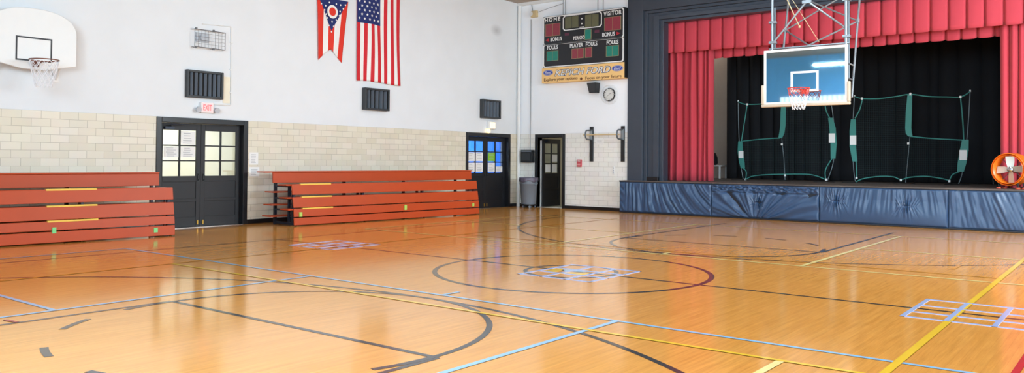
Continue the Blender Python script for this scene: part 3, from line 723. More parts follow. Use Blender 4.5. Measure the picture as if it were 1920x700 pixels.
# ------------------------------------------------------------------ bleachers (folded)
def bleacher(name, loc, rz, L, top, label, treads, stickers, left_tips, variant):
    t = thing(name, loc, label, 'bleacher', None, rz=rz); Z0 = (0, 0, 0)
    y0, y1 = 0.0, L; risers = []
    rows = [(1.335, 1.372, 0.68, 0.905), (1.378, 1.42, 0.40, 0.628), (1.425, 1.442, 0.20 if variant else 0.225, 0.378), (1.444, 1.455, 0.022, 0.178 if variant else 0.203)]
    def face(xa, xb, za, zb, ya, yb, thick=0.03):
        # xa = front at the top, xb = front at the bottom
        return MB().add([(xb-thick, ya, za), (xb, ya, za), (xb, yb, za), (xb-thick, yb, za), (xa-thick, ya, zb), (xa, ya, zb), (xa, yb, zb), (xa-thick, yb, zb)],
                        [(3,2,1,0),(4,5,6,7),(0,1,5,4),(1,2,6,5),(2,3,7,6),(3,0,4,7)])
    face(0.80, 0.815, 0.925, 1.155, top[0], top[1]).build('riser_board', 'red_board', t, Z0, bevel=0.006)
    MB().box((0.50, top[0]-(0.22 if left_tips else 0), 1.155), (0.822, top[1], 1.183)).build('seat_board', 'red_board', t, Z0, bevel=0.008)
    for i, (xa, xb, za, zb) in enumerate(rows):
        rb = face(xa, xb, za, zb, y0, y1).build('riser_board', 'red_board', t, Z0, bevel=0.006); risers.append(rb)
        if i < 3:
            dy = 0.12 if left_tips else 0.0
            MB().box((xa-0.36, y0-dy, zb-0.034), (xa-0.028, y1, zb-0.006)).build('seat_board', 'red_board', t, Z0, bevel=0.008)
            MB().box((0.62, y0-(0.22 if left_tips else 0)-0.03*i, zb-0.19), (0.98, y1-0.5, zb-0.165)).build('foot_board', 'red_board', t, Z0, bevel=0.006)
    for ya, yb in treads:
        for k, (xa, xb, za, zb) in enumerate(rows[:3]):
            MB().box((xa-0.05, ya, zb-0.018), (xa+0.012, yb, zb+0.012)).build('tread_strip', 'yellow_tread', risers[k], Z0, bevel=0.003)
    for y, z, w, h, m in stickers:
        MB().box((1.40, y-w/2, z-h/2), (1.4585, y+w/2, z+h/2)).build('sticker', m, risers[2 if z > 0.2 else 3], Z0)
    n = max(3, int(L/1.45)+1)
    for k in range(n):
        y = 0.07+(L-0.14)*k/(n-1)
        mb = MB().box((0.55, y-0.025, 0.0), (0.62, y+0.025, 1.13)).box((0.62, y-0.02, 0.02), (1.40, y+0.02, 0.07)).box((1.26, y-0.025, 0.02), (1.33, y+0.025, 0.88)).box((1.0, y+0.05, 0.02), (1.06, y+0.09, 0.88))
        for z in (0.35, 0.6, 0.87): mb.box((0.62, y-0.02, z-0.035), (1.30, y+0.02, z))
        for x in (0.68, 1.34): mb.lathe([(0.03, -0.015), (0.03, 0.015)], (x, y+0.035, 0.03), (0, 1, 0), 12)
        mb.build('support_frame', 'dark_steel', t, Z0)
    return t
bleacher('bleacher', (-0.13, 10.95, 0), radians(-3.6), 5.76, (-0.13, 6.10), 'long folded red bleacher between the two black double doors', [(0.22, 1.02)],
         [(0.16, 0.25, 0.075, 0.10, 'green_tape'), (3.15, 0.29, 0.075, 0.12, 'green_tape'), (5.52, 0.27, 0.07, 0.085, 'green_tape')], True, True)
ang = radians(-4.2); Lb = 4.7
bleacher('bleacher', (1.465-1.45*cos(ang)-(-sin(ang))*Lb*1.0, 8.05-1.45*sin(ang)-cos(ang)*Lb, 0), ang, Lb, (0.0, Lb-0.02), 'folded red bleacher left of the double door, cut off by the photo edge', [(Lb-2.17, Lb-1.36)],
         [(Lb-2.07, 0.225, 0.06, 0.10, 'mint_tape'), (Lb-0.36, 0.13, 0.07, 0.085, 'mint_tape')], False, False)

# ------------------------------------------------------------------ left wall fittings
def wall_vent(y0, y1, z0, z1, label, proj, nb):
    t = thing('wall_vent', (0, (y0+y1)/2, z0), label, 'vent', 'black louvred vents along the left wall')
    f = 0.05
    MB().box((0, y0, z0), (proj, y0+f, z1)).box((0, y1-f, z0), (proj, y1, z1)).box((0, y0+f, z0), (proj, y1-f, z0+f)).box((0, y0+f, z1-f), (proj, y1-f, z1)).build('frame', 'vent', t, bevel=0.008)
    MB().box((0, y0+f, z0+f), (0.01, y1-f, z1-f)).build('back_plate', 'vent_dark', t)
    for k in range(nb):
        y = y0+f+(y1-y0-2*f)*(k+0.6)/nb; a = radians(26 if proj < 0.1 else 12)
        MB().obox((proj*0.55, y, (z0+z1)/2), (cos(a)*proj*0.36, sin(a)*proj*0.36, 0), (-sin(a)*0.004, cos(a)*0.004, 0), (0, 0, (z1-z0)/2-f)).build('louver', 'vent_blade', t)
    return t
wall_vent(9.05, 9.895, 2.73, 3.31, 'black louvred wall vent above the exit sign', 0.09, 7)
wall_vent(13.90, 14.745, 2.735, 3.30, 'black louvred wall vent under the striped flag', 0.14, 5)
wall_vent(18.57, 19.435, 2.74, 3.31, 'black louvred wall vent above the lit emergency lamp', 0.14, 5)

# fan-shaped steel backboard with rim and net on the left wall
XB = 0.34; kf = (CAM.x-XB)/CAM.x
yb = lambda y: y*kf
zb_ = lambda z: CAM.z+(z-CAM.z)*kf
bcy = yb(6.135)
t = thing('basketball_hoop', (0, bcy, zb_(3.0)), 'white fan-shaped basketball backboard and hoop mounted on the left wall', 'basketball hoop')
half = [(0.0, 3.035), (0.20, 3.035), (0.735, 3.15), (0.735, 3.74)]
curve = [(0.735*cos(a)**0.8 if cos(a) > 0 else 0, 3.74+0.40*sin(a)) for a in [radians(d) for d in range(10, 91, 10)]]
pr = half+curve; poly = [(bcy+y*kf, zb_(z)) for y, z in pr]+[(bcy-y*kf, zb_(z)) for y, z in reversed(pr[1:-1])]
bbd = MB().prism(poly, lambda a, b, d: (XB-d, a, b), 0.035).build('backboard', 'white_paint', t, bevel=0.012)
ry0, ry1, rz0, rz1 = yb(5.83), yb(6.44), zb_(3.18), zb_(3.615); w = 0.028
MB().box((XB, ry0, rz0), (XB+0.002, ry0+w, rz1)).box((XB, ry1-w, rz0), (XB+0.002, ry1, rz1)).box((XB, ry0+w, rz1-w), (XB+0.002, ry1-w, rz1)).box((XB, ry0+w, rz0), (XB+0.002, ry1-w, rz0+w)).build('target_frame', 'board_black', bbd)
def hoop(t, c, toward, rim_m, top_m, low_m, zr, drop, rb):
    c = Vector(c); d = Vector(toward).normalized(); s = Vector((-d.y, d.x, 0))
    rim = MB().tube(circle((c.x, c.y, zr), (1,0,0), (0,1,0), 0.229, 36), 0.010, 8, True).build('rim', rim_m, t, smooth=True)
    back = c-d*0.38
    br = MB().obox((back.x+d.x*0.01, back.y+d.y*0.01, zr-0.04), d*0.008, s*0.05, (0,0,0.05))
    br.tube([Vector((back.x, back.y, zr))+s*0.06, Vector((c.x, c.y, zr))-d*0.2+s*0.09], 0.012, 6).tube([Vector((back.x, back.y, zr))-s*0.06, Vector((c.x, c.y, zr))-d*0.2-s*0.09], 0.012, 6)
    br.tube([Vector((back.x, back.y, zr-0.10))+s*0.04, Vector((c.x, c.y, zr))-d*0.21+s*0.05], 0.008, 6).tube([Vector((back.x, back.y, zr-0.10))-s*0.04, Vector((c.x, c.y, zr))-d*0.21-s*0.05], 0.008, 6)
    br.build('rim_bracket', rim_m, rim)
    n = 12; rows = 6; mb = MB(); P = {}
    for j in range(rows+1):
        f = j/rows; r = 0.225*(1-f)**1.2+rb*(1-(1-f)**1.2)+0.01*sin(pi*f)
        for i in range(n):
            a = 2*pi*(i+(0.5 if j % 2 else 0))/n; P[(i, j)] = Vector((c.x+r*cos(a), c.y+r*sin(a), zr-0.01-drop*f))
    for j in range(rows):
        for i in range(n):
            q = (i+1) % n if j % 2 else (i-1) % n
            mi = 1 if j < 2 else 0
            mb.tube([P[(i, j)], P[(i, j+1)]], 0.005, 5, mi=mi); mb.tube([P[(i, j)], P[(q, j+1)]], 0.005, 5, mi=mi)
    mb.build('net', [low_m, top_m], rim)
rc = on_x(83, 112.5, XB+0.40)
hoop(t, (XB+0.40, rc.y, 0), (1, 0, 0), 'rim_brown', 'net_white', 'net_white', rc.z, 0.46, 0.13)
for s in (-1, 1):
    mb = MB()
    mb.tube([(0.0, bcy+s*0.50, zb_(3.75)), (XB-0.03, bcy+s*0.50, zb_(3.75))], 0.02, 8).tube([(0.0, bcy+s*0.50, zb_(2.90)), (XB-0.03, bcy+s*0.50, zb_(3.25))], 0.02, 8).box((0, bcy+s*0.50-0.05, zb_(2.86)), (0.02, bcy+s*0.50+0.05, zb_(3.85)))
    mb.build('wall_bracket', 'white_paint', t)

# lit exit sign with two emergency heads
t = thing('exit_sign', (0, 9.53, 2.43), 'small lit pink exit sign with side lamps above the double door', 'exit sign')
MB().box((0, 9.385, 2.425), (0.07, 9.675, 2.645)).build('housing', 'white_paint', t, bevel=0.006)
MB().box((0.07, 9.40, 2.44), (0.074, 9.66, 2.63)).build('face', 'exit_face', t)
mb = MB(); lettering('EXIT', mb, (0.074, 9.53, 2.535), 0.2, 0.13, (0, 1, 0), (0, 0, 1), 0.003, 0.02); mb.build('lettering', 'exit_letter', t)
for s in (-1, 1):
    MB().lathe([(0.02, 0), (0.055, 0.03), (0.06, 0.08)], (0.03, 9.53+s*0.215, 2.50), (1, 0, -0.25), 16).tube([(0.03, 9.53+s*0.15, 2.48), (0.03, 9.53+s*0.215, 2.49)], 0.012, 6).build('lamp_head', 'pale_grey', t)
# lit emergency lamp above the corner double door
t = thing('emergency_light', (0, 19.07, 2.40), 'glowing warm emergency lamp box above the corner double door', 'emergency light')
MB().box((0, 18.88, 2.42), (0.09, 19.27, 2.645)).build('housing', 'white_paint', t, bevel=0.008)
MB().box((0.09, 18.97, 2.445), (0.105, 19.20, 2.62)).build('lens', 'lamp_warm', t, bevel=0.006)
MB().lathe([(0.03, 0), (0.07, 0.03), (0.075, 0.07), (0.06, 0.085)], (0.0, 18.93, 2.36), (1, 0, 0), 20).build('lamp_head', 'lamp_warm', t)  # glowing disc put in for the reflected glow below the lamp

# wire guard over a small horn, with conduit
t = thing('speaker_guard', (0, 9.54, 3.80), 'wire cage guard over a small horn above the first vent', 'wire guard')
y0, y1, z0, z1 = 9.185, 9.895, 3.80, 4.17; mb = MB()
for k in range(10): y = y0+(y1-y0)*k/9; mb.tube([(0.12, y, z0), (0.12, y, z1)], 0.0028, 5)
for k in range(6): z = z0+(z1-z0)*k/5; mb.tube([(0.12, y0, z), (0.12, y1, z)], 0.0028, 5)
for y in (y0, y1):
    for z in (z0, z1): mb.tube([(0, y, z), (0.12, y, z)], 0.004, 5)
mb.build('wire_grille', 'dark_wire', t)
MB().tube([(0.12, y0, z0), (0.12, y1, z0), (0.12, y1, z1), (0.12, y0, z1)], 0.010, 6, True).build('cage_rim', 'dark_wire', t)
for y, z in ((y0+0.03, z1+0.01), (y0+0.03, z0-0.01), (9.62, z1+0.01), (9.62, z0-0.01)): MB().box((0.10, y-0.02, z-0.022), (0.135, y+0.02, z+0.022)).tube([(0, y, z), (0.11, y, z)], 0.006, 6).build('clamp', 'dark_wire', t, bevel=0.004)
t = thing('alarm_horn', (0, 9.42, 3.95), 'pale grey alarm horn inside the wire cage', 'alarm horn')
MB().box((0, 9.27, 3.92), (0.05, 9.56, 4.11)).build('base', 'pale_grey', t, bevel=0.006)
MB().lathe([(0.03, 0.0), (0.05, 0.02), (0.075, 0.045)], (0.05, 9.41, 4.015), (1, 0, 0), 20).build('horn', 'pale_grey', t)
t = thing('conduit', (0, 10.11, 2.62), 'thin white conduit looping around the wire cage and first vent', 'conduit')
MB().tube([(0.016, 9.41, 4.315), (0.016, 10.08, 4.345), (0.016, 10.10, 4.33), (0.016, 10.125, 2.66), (0.016, 10.11, 2.625), (0.016, 9.70, 2.615)], 0.011, 8).build('pipe', 'white_paint', t, smooth=True)
for z in (4.0, 3.4, 2.9): MB().box((0, 10.08, z-0.012), (0.026, 10.15, z+0.012)).build('clip', 'white_paint', t)
tag(MB().box((0, 9.93, 2.66), (0.008, 10.10, 3.24)).build('access_panel', mat('cream_panel', (236, 228, 206), 0.5), bevel=0.003), 'narrow cream panel between the first vent and the conduit', 'panel')

# national flag hung upright: thirteen stripes, star field upper left
fy0, fy1, fz0, fz1 = 13.67, 15.16, 3.46, 6.28
t = thing('flag', (0.03, (fy0+fy1)/2, fz1), 'large red and white striped flag with starred blue field hung on the left wall', 'flag', 'flags on the left wall')
def wave(y, z): return 0.035+0.016*sin(y*9+z*1.3)+0.012*sin(z*2.1+y*3)
sway = lambda y, z: 0.055*((fz1-z)/(fz1-fz0))*1.0
def us(u, v): 
    y = fy0+(fy1-fy0)*u; z = fz0+(fz1-fz0)*v; return (wave(y, z), y+sway(y, z)*(0.4+0.6*u)*1.0, z+0.02*sin(u*5)*(1-v))
mb = MB(); nu, nv = 52, 40
V = [us(i/nu, j/nv) for j in range(nv+1) for i in range(nu+1)]
for v in V: mb.v.append(v)
for j in range(nv):
    for i in range(nu):
        a = j*(nu+1)+i; mb.f.append([a, a+1, a+nu+2, a+nu+1]); mb.mi.append((i*13//nu) % 2)
mb.build('stripes', ['flag_red', 'flag_white'], t, smooth=True, solid=0.004)
cz0 = 4.955; cu1 = 7/13
def canton(u, v, d=0.005):
    y, z = u*cu1, (cz0-fz0)/(fz1-fz0)+v*(1-(cz0-fz0)/(fz1-fz0)); p = us(y, z); return (p[0]+d, p[1], p[2])
mb = MB(); mb.sheet(28, 24, canton)
def star(cu, cv, r):
    V = [canton(cu, cv, 0.0085)]
    for k in range(10):
        a = pi/2+pi*k/5; q = r if k % 2 == 0 else r*0.42; V.append(canton(cu+q*cos(a)/0.80, cv+q*sin(a)/1.32, 0.0085))
    mb.add(V, [(0, 1+k, 1+(k+1) % 10) for k in range(10)], 1)
for i in range(1, 10):
    for j in range(1, 12):
        if (i+j) % 2 == 0: star(i/10, j/12, 0.042)
mb.build('star_field', ['flag_blue', 'flag_white'], t)

# swallow-tailed state flag hung point-down
oy0, oy1, oz1 = 12.42, 13.385, 5.42
t = thing('flag', (0.02, 12.9, oz1), 'swallow-tailed red and white flag with blue triangle and red disc', 'flag', 'flags on the left wall')
def oh(s, v, d=0.0):
    L = 1.56-0.36*(1-abs(2*s-1)**1.0) if True else 1.5
    L = 1.56-0.31*(1-abs(2*s-1))
    z = oz1-L*v; w = 1-0.24*v*(L/1.56); c = 12.90-0.06*v
    y = c+(s-0.5)*(oy1-oy0)*w
    return (0.03+0.014*sin(s*9+v*3)+d, y, z+0.0)
mb = MB(); nu, nv = 30, 24
for j in range(nv+1):
    for i in range(nu+1): mb.v.append(oh(i/nu, j/nv))
for j in range(nv):
    for i in range(nu):
        a = j*(nu+1)+i; mb.f.append([a, a+1, a+nu+2, a+nu+1]); mb.mi.append(int(i*5/nu) % 2)
mb.build('stripes', ['flag_orange', 'flag_white'], t, smooth=True, solid=0.004)
def tri(u, v, d=0.006):  # triangle from the hoist: u across, v down to the apex
    hw = 0.5*(1-v)*0.98; s = 0.5+(u-0.5)*2*hw; zt = oz1-0.80*v
    L = 1.56-0.31*(1-abs(2*s-1)); return oh(s, (oz1-zt)/L, d)
mb = MB(); mb.sheet(20, 16, lambda u, v: tri(u, v*0.995))
def disc(cy, cz, r, mi, d, n=28):
    V = [(0.05+d, cy, cz)]+[(0.05+d, cy+r*cos(2*pi*k/n), cz+r*sin(2*pi*k/n)) for k in range(n)]
    mb.add(V, [(0, 1+k, 1+(k+1) % n) for k in range(n)], mi)
dc = on_x(621, 22.5)
disc(dc.y, dc.z, 0.165, 1, 0.003); disc(dc.y, dc.z, 0.105, 2, 0.006)
for px, py in ((600,7),(608,11),(615,5),(628,8),(636,10),(645,10),(641,17),(635,22),(606,19),(609,27),(634,30),(611,34),(628,38),(620,41),(614,48),(623,50),(619,60)):
    p = on_x(px, py); disc(p.y, p.z, 0.022, 1, 0.004, 10)
mb.build('triangle', ['flag_blue', 'flag_white', 'flag_orange'], t)

# ------------------------------------------------------------------ corner and stage wall fittings
t = thing('wall_pipe', (0.075, 20.42, 0), 'white vertical pipe running up the room corner', 'pipe')
MB().tube([(0.075, 20.42, 0), (0.075, 20.42, 6.41)], 0.055, 16).build('pipe', 'white_paint', t, smooth=True)
for z in (1.9, 3.9, 5.6): MB().lathe([(0.062, -0.02), (0.062, 0.02)], (0.075, 20.42, z), (0,0,1), 16).build('collar', 'white_paint', t)
t = thing('control_box', (0.43, YF, 1.4), 'black control box on the tiles beside the open door', 'control box')
MB().box((0.22, 20.34, 1.40), (0.665, 20.494, 1.80)).build('housing', 'black_plastic', t, bevel=0.01)
MB().box((0.27, 20.33, 1.46), (0.60, 20.34, 1.70)).build('front_panel', 'vent', t, bevel=0.004)
MB().box((0.25, 20.325, 1.735), (0.63, 20.34, 1.775)).build('top_lip', 'vent_blade', t, bevel=0.004)
t = thing('conduit', (0.49, YF, 1.8), 'thin grey vertical conduit above the black control box', 'conduit')
MB().tube([(0.49, 20.482, 1.80), (0.49, 20.482, 5.95)], 0.012, 8).build('pipe', 'grid_wire', t)
for z in (2.6, 3.8, 5.0): MB().box((0.465, 20.478, z-0.012), (0.515, 20.5, z+0.012)).build('clip', 'white_paint', t)
t = thing('junction_box', (0.62, YF, 6.0), 'small tan junction box high on the wall by the ceiling corner', 'junction box')
MB().box((0.53, 20.40, 5.99), (0.76, 20.5, 6.2)).build('housing', 'tan_bar', t, bevel=0.015)
MB().lathe([(0.05, 0), (0.075, 0.05)], (0.58, 20.40, 6.10), (-0.2, -1, 0), 18).build('cover', 'white_paint', t)
MB().tube([(0.56, 20.47, 6.2), (0.52, 20.47, 6.41)], 0.014, 8).build('pipe', 'grid_wire', t)
MB().tube([on_y(1006, 24, 20.44), on_y(1030, 15, 20.44), on_y(1057, 6, 20.44)], 0.006, 6).build('cable', 'grid_wire', t)

# rubbish bin on a wheeled dolly
cx, cy = 0.74, 20.08
t = thing('trash_can', (cx, cy, 0), 'round grey trash can with dark liner on a wheeled dolly', 'trash can')
barrel = MB().lathe([(0.225, 0.115), (0.232, 0.15), (0.268, 0.72), (0.285, 0.74), (0.285, 0.76), (0.275, 0.765), (0.285, 0.90), (0.292, 0.905), (0.292, 0.925), (0.27, 0.925), (0.25, 0.75), (0.21, 0.15)], (cx, cy, 0), n=40).build('barrel', 'grey_plastic', t, smooth=True)
for s in (-1, 1): MB().box((cx+s*0.27-0.03, cy-0.05, 0.70), (cx+s*0.27+0.03, cy+0.05, 0.76)).build('handle', 'grey_plastic', barrel, bevel=0.01)
mb = MB(); nn = 48
mb.sheet(nn, 5, lambda u, v: ((0.297+0.008*sin(u*2*pi*13)*(1-v))*cos(u*2*pi)+cx, (0.297+0.008*sin(u*2*pi*13)*(1-v))*sin(u*2*pi)+cy, 0.82+0.03*sin(u*2*pi*5)+0.115*v-0.03*sin(u*2*pi*5)*v))
mb.sheet(nn, 3, lambda u, v: ((0.297-0.09*v)*cos(u*2*pi)+cx, (0.297-0.09*v)*sin(u*2*pi)+cy, 0.935-0.2*v*v))
mb.build('liner', 'bag', t, smooth=True, solid=0.003)
dolly = MB().lathe([(0.24, 0.085), (0.25, 0.09), (0.25, 0.115), (0.2, 0.12)], (cx, cy, 0), n=32).build('dolly', 'black_plastic', t)
for k in range(5):
    a = 2*pi*k/5+0.5; x, y = cx+0.19*cos(a), cy+0.19*sin(a)
    w_ = MB().lathe([(0.038, -0.013), (0.038, 0.013)], (x, y, 0.038), (sin(a), cos(a), 0), 16).box((x-0.014, y-0.014, 0.055), (x+0.014, y+0.014, 0.09)); w_.build('caster', 'grey_plastic', dolly)

# fire alarm pull, outlet plate, chin-up bar with its sign
t = thing('fire_alarm', (2.355, YF, 1.28), 'small red fire alarm pull station on the white tiles', 'fire alarm')
MB().box((2.275, 20.44, 1.285), (2.435, 20.494, 1.505)).build('housing', 'alarm_red', t, bevel=0.01)
MB().box((2.30, 20.42, 1.33), (2.41, 20.44, 1.38)).build('pull_handle', mat('pink_handle', (226, 150, 152), 0.5), t, bevel=0.006)
mb = MB(); lettering('FIRE', mb, (2.355, 20.44, 1.46), 0.1, 0.035, (1,0,0), (0,0,1), 0.002, 0.01); mb.build('lettering', 'white_paint', t)
t = thing('outlet_plate', (3.54, YF, 1.05), 'narrow pale switch plate on white tiles beside the stage', 'switch plate')
MB().box((3.505, 20.48, 1.06), (3.575, 20.494, 1.32)).build('plate', 'white_paint', t, bevel=0.004)
for z in (1.12, 1.19, 1.26): MB().box((3.525, 20.474, z-0.018), (3.555, 20.48, z+0.018)).build('switch', 'pale_grey', t)
t = thing('pull_up_bar', (3.3, YF, 1.45), 'wall-mounted pull-up bar on two black uprights', 'pull-up bar')
for x0 in (2.72, 3.79):
    MB().box((x0, 20.455, 1.45), (x0+0.12, 20.494, 2.49)).build('upright', 'black_trim', t, bevel=0.006)
    xm = x0+0.06
    pts = [(xm, 20.46, 2.38), (xm, 20.22, 2.37)]+[(xm, 20.22-0.09*sin(radians(a)), 2.24+0.13*cos(radians(a))) for a in range(15, 180, 15)]+[(xm, 20.22, 2.11), (xm, 20.46, 2.10)]
    MB().tube(pts, 0.022, 8).build('bracket', 'dark_pipe', t, smooth=True)
    MB().box((x0+0.02, 20.44, 2.08), (x0+0.10, 20.456, 2.40)).build('mount_plate', 'steel', t, bevel=0.004)
MB().tube([(2.70, 20.14, 2.235), (3.93, 20.14, 2.235)], 0.019, 12).build('bar', 'tan_bar', t, smooth=True)
t = thing('wall_sign', (3.06, YF, 1.96), 'small white sign on the tiles below the pull-up bar', 'sign')
MB().box((2.94, 20.486, 1.955), (3.19, 20.494, 2.12)).build('sheet', 'white_matte', t)
mb = MB()
for k in range(4): mb.box((2.97, 20.484, 2.085-k*0.03), (3.16-0.03*(k % 2), 20.486, 2.091-k*0.03))
mb.build('print', 'grey_print', t)

# loudspeaker and guarded clock under the scoreboard
t = thing('wall_speaker', (2.9, YF, 3.5), 'small black loudspeaker tucked under the scoreboard', 'speaker')
MB().add([(2.80,20.28,3.49),(3.05,20.28,3.49),(3.05,20.46,3.49),(2.80,20.46,3.49),(2.75,20.22,3.79),(3.08,20.22,3.79),(3.08,20.46,3.79),(2.75,20.46,3.79)], [(3,2,1,0),(4,5,6,7),(0,1,5,4),(1,2,6,5),(2,3,7,6),(3,0,4,7)]).build('cabinet', 'black_plastic', t, bevel=0.012)
MB().add([(2.815,20.268,3.51),(3.035,20.268,3.51),(3.035,20.29,3.51),(2.815,20.29,3.51),(2.77,20.213,3.77),(3.06,20.213,3.77),(3.06,20.235,3.77),(2.77,20.235,3.77)], [(3,2,1,0),(4,5,6,7),(0,1,5,4),(1,2,6,5),(2,3,7,6),(3,0,4,7)]).build('grille', 'vent', t)
MB().box((2.88, 20.45, 3.6), (2.96, 20.5, 3.7)).build('bracket', 'black_plastic', t)
c = Vector((3.39, YF, 3.425))
t = thing('wall_clock', c, 'round wall clock with black rim inside a wire guard', 'clock')
MB().lathe([(0.195, 0), (0.2, 0.03), (0.195, 0.055), (0.17, 0.06), (0.17, 0.04)], c, (0,-1,0), 48).build('rim', 'black_plastic', t, smooth=True)
cf = MB().lathe([(0.172, 0.0), (0.172, 0.042)], c, (0,-1,0), 48).build('face', 'clock_face', t)
mb = MB()
for k in range(12): 
    a = 2*pi*k/12; mb.obox(c+Vector((0.145*sin(a), -0.044, 0.145*cos(a))), (0.005*cos(a), 0, -0.005*sin(a)), (0, 0.0015, 0), (0.014*sin(a), 0, 0.014*cos(a)))
mb.build('hour_marks', 'black_plastic', cf)
for L_, a in ((0.085, radians(52)), (0.125, radians(235))):
    MB().obox(c+Vector((L_/2*sin(a), -0.049, L_/2*cos(a))), (0.005*cos(a), 0, -0.005*sin(a)), (0, 0.0015, 0), (L_/2*sin(a), 0, L_/2*cos(a))).build('hand', 'black_plastic', t)
mb = MB()
for r, d in ((0.29, 0.005), (0.28, 0.06), (0.25, 0.10), (0.16, 0.125), (0.06, 0.13)): mb.tube(circle(c+Vector((0, -d, 0)), (1,0,0), (0,0,1), r, 36), 0.0035, 5, True)
for k in range(8):
    a = pi*k/8; pts = [c+Vector((r*cos(a), -d, r*sin(a))) for r, d in ((0.29, 0.005), (0.28, 0.06), (0.25, 0.10), (0.16, 0.125), (0, 0.132), (-0.16, 0.125), (-0.25, 0.10), (-0.28, 0.06), (-0.29, 0.005))]; mb.tube(pts, 0.003, 5)
mb.build('wire_guard', 'white_paint', t)

# scoreboard
SY = 20.30
def sb(x, y): return on_y(1010+x/7.0, 10+y/7.0, SY)     # survey of the board front
t = thing('scoreboard', (2.55, YF, 3.86), 'black scoreboard with home and visitor panels above an orange sponsor panel', 'scoreboard')
X0, X1, ZA, ZB, ZM = 1.10, 3.985, 4.33, 5.93, 3.865
cab = MB().box((X0, SY, ZA), (X1, YF-0.001, ZB)).build('cabinet', 'score_black', t, bevel=0.01)
MB().box((X1, SY+0.012, ZM+0.02), (X1+0.006, YF-0.002, ZB-0.012)).build('side_panel', 'score_side', t)
sp = MB().box((X0-0.035, SY-0.015, ZM), (X1+0.002, YF-0.002, ZA)).build('sponsor_panel', 'sponsor', t, bevel=0.006)
def frame2(mb, a, b, c, d, w, y=SY, th=0.006, r=0.0):
    """rectangular outline a..b in X and c..d in Z with chamfered corners"""
    k = r
    ring = [(a+k, c), (b-k, c), (b, c+k), (b, d-k), (b-k, d), (a+k, d), (a, d-k), (a, c+k)]
    mx, mz = (a+b)/2, (c+d)/2; inn = []
    for x, z in ring: inn.append((x+(w if x < mx else -w), z+(w if z < mz else -w)))
    n = len(ring); V = [(x, y-th, z) for x, z in ring]+[(x, y-th, z) for x, z in inn]+[(x, y, z) for x, z in ring]+[(x, y, z) for x, z in inn]; F = []
    for i in range(n):
        j = (i+1) % n; F += [(i, j, n+j, n+i), (2*n+i, i, j, 2*n+j)[::-1], (n+i, n+j, 3*n+j, 3*n+i)[::-1], (2*n+i, 2*n+j, 3*n+j, 3*n+i)]
    mb.add(V, F)
mb = MB(); zmid = (sb(60, 517).z+sb(1105, 425).z)/2
frame2(mb, X0+0.006, X1-0.02, ZA+0.012, zmid+0.014, 0.034, r=0.04); frame2(mb, X0+0.006, X1-0.02, zmid-0.012, ZB-0.012, 0.028, r=0.04)
mb.build('border_line', 'white_paint', t)
a, b = sb(318, 235), sb(830, 190)
mb = MB(); frame2(mb, a.x, b.x, sb(570, 310).z, sb(570, 108).z, 0.028, r=0.06); mb.build('clock_frame', 'white_paint', t)
def panel(x0, x1, cyy, h, m, name='digit_panel'):
    p, q = sb(x0, cyy), sb(x1, cyy); zc = sb((x0+x1)/2, cyy).z; hz = h/7.0*0.5*(sb(500, 300).z-sb(500, 370).z)/10.0
    MB().box((p.x-0.010, SY-0.003, zc-hz-0.010), (q.x+0.010, SY, zc+hz+0.010)).build('panel_outline', 'digit_rim' if m != 'digit_olive' else 'score_black', t)
    nd = 2 if x1-x0 > 100 else 1
    mb = MB(); w = (q.x-p.x)/nd
    for k in range(nd): mb.box((p.x+w*k+0.008, SY-0.006, zc-hz), (p.x+w*(k+1)-0.008, SY-0.003, zc+hz))
    mb.build(name, m, t)
panel(92, 280, 322, 160, 'digit_red'); panel(865, 1078, 240, 165, 'digit_red')
panel(345, 525, 222, 150, 'digit_olive'); panel(607, 790, 200, 158, 'digit_olive')
panel(607, 688, 382, 125, 'digit_green'); panel(108, 255, 664, 125, 'digit_green'); panel(888, 1048, 598, 130, 'digit_green')
panel(435, 588, 632, 122, 'digit_red'); panel(612, 697, 618, 125, 'digit_red')
mb = MB()
for y in (175, 240): p = sb(567, y); mb.lathe([(0.024, 0), (0.024, 0.005)], (p.x, SY, p.z), (0,-1,0), 14)
p = sb(567, 285); mb.box((p.x-0.08, SY-0.004, p.z-0.012), (p.x+0.08, SY, p.z+0.012)); mb.build('colon', 'white_paint', t)
for (x, y, s) in ((115, 458, -1), (1045, 368, 1)):
    p = sb(x, y); MB().prism([(p.x-s*0.06, p.z-0.055), (p.x-s*0.06, p.z+0.055), (p.x+s*0.075, p.z)], lambda a, b, d: (a, SY-d, b), 0.005).build('bonus_arrow', 'arrow_red', t)
for x, y in ((372, 380), (765, 342)): p = sb(x, y); MB().box((p.x-0.08, SY-0.004, p.z-0.04), (p.x+0.08, SY, p.z+0.04)).build('possession_lamp', 'lamp_dim', t)
def words(txt, x, y, w, h, m, name='lettering', parent=None, depth=0.006, bold=0.02, shear=0, yy=SY, space=1.0, dz=0.0):
    c = sb(x, y); ww = sb(x+w/2, y).x-sb(x-w/2, y).x; hh = sb(x, y-h/2).z-sb(x, y+h/2).z
    mb = MB(); lettering(txt, mb, (c.x, yy, c.z+dz), ww, hh, (1,0,0), (0,0,1), depth, bold, shear, 0, space); return mb.build(name, m, parent or t)
words('HOME', 183, 187, 200, 50, 'white_paint', space=1.35); words('VISITOR', 970, 100, 236, 60, 'white_paint', space=1.1)
words('BONUS', 230, 443, 148, 50, 'white_paint'); words('BONUS', 917, 380, 162, 54, 'white_paint'); words('PERIOD', 530, 425, 148, 46, 'white_paint')
words('PLAYER', 497, 525, 172, 52, 'white_paint'); words('FOULS', 695, 507, 150, 54, 'white_paint'); words('FOULS', 183, 553, 140, 52, 'white_paint'); words('FOULS', 970, 485, 154, 54, 'white_paint')
PYF = SY-0.015
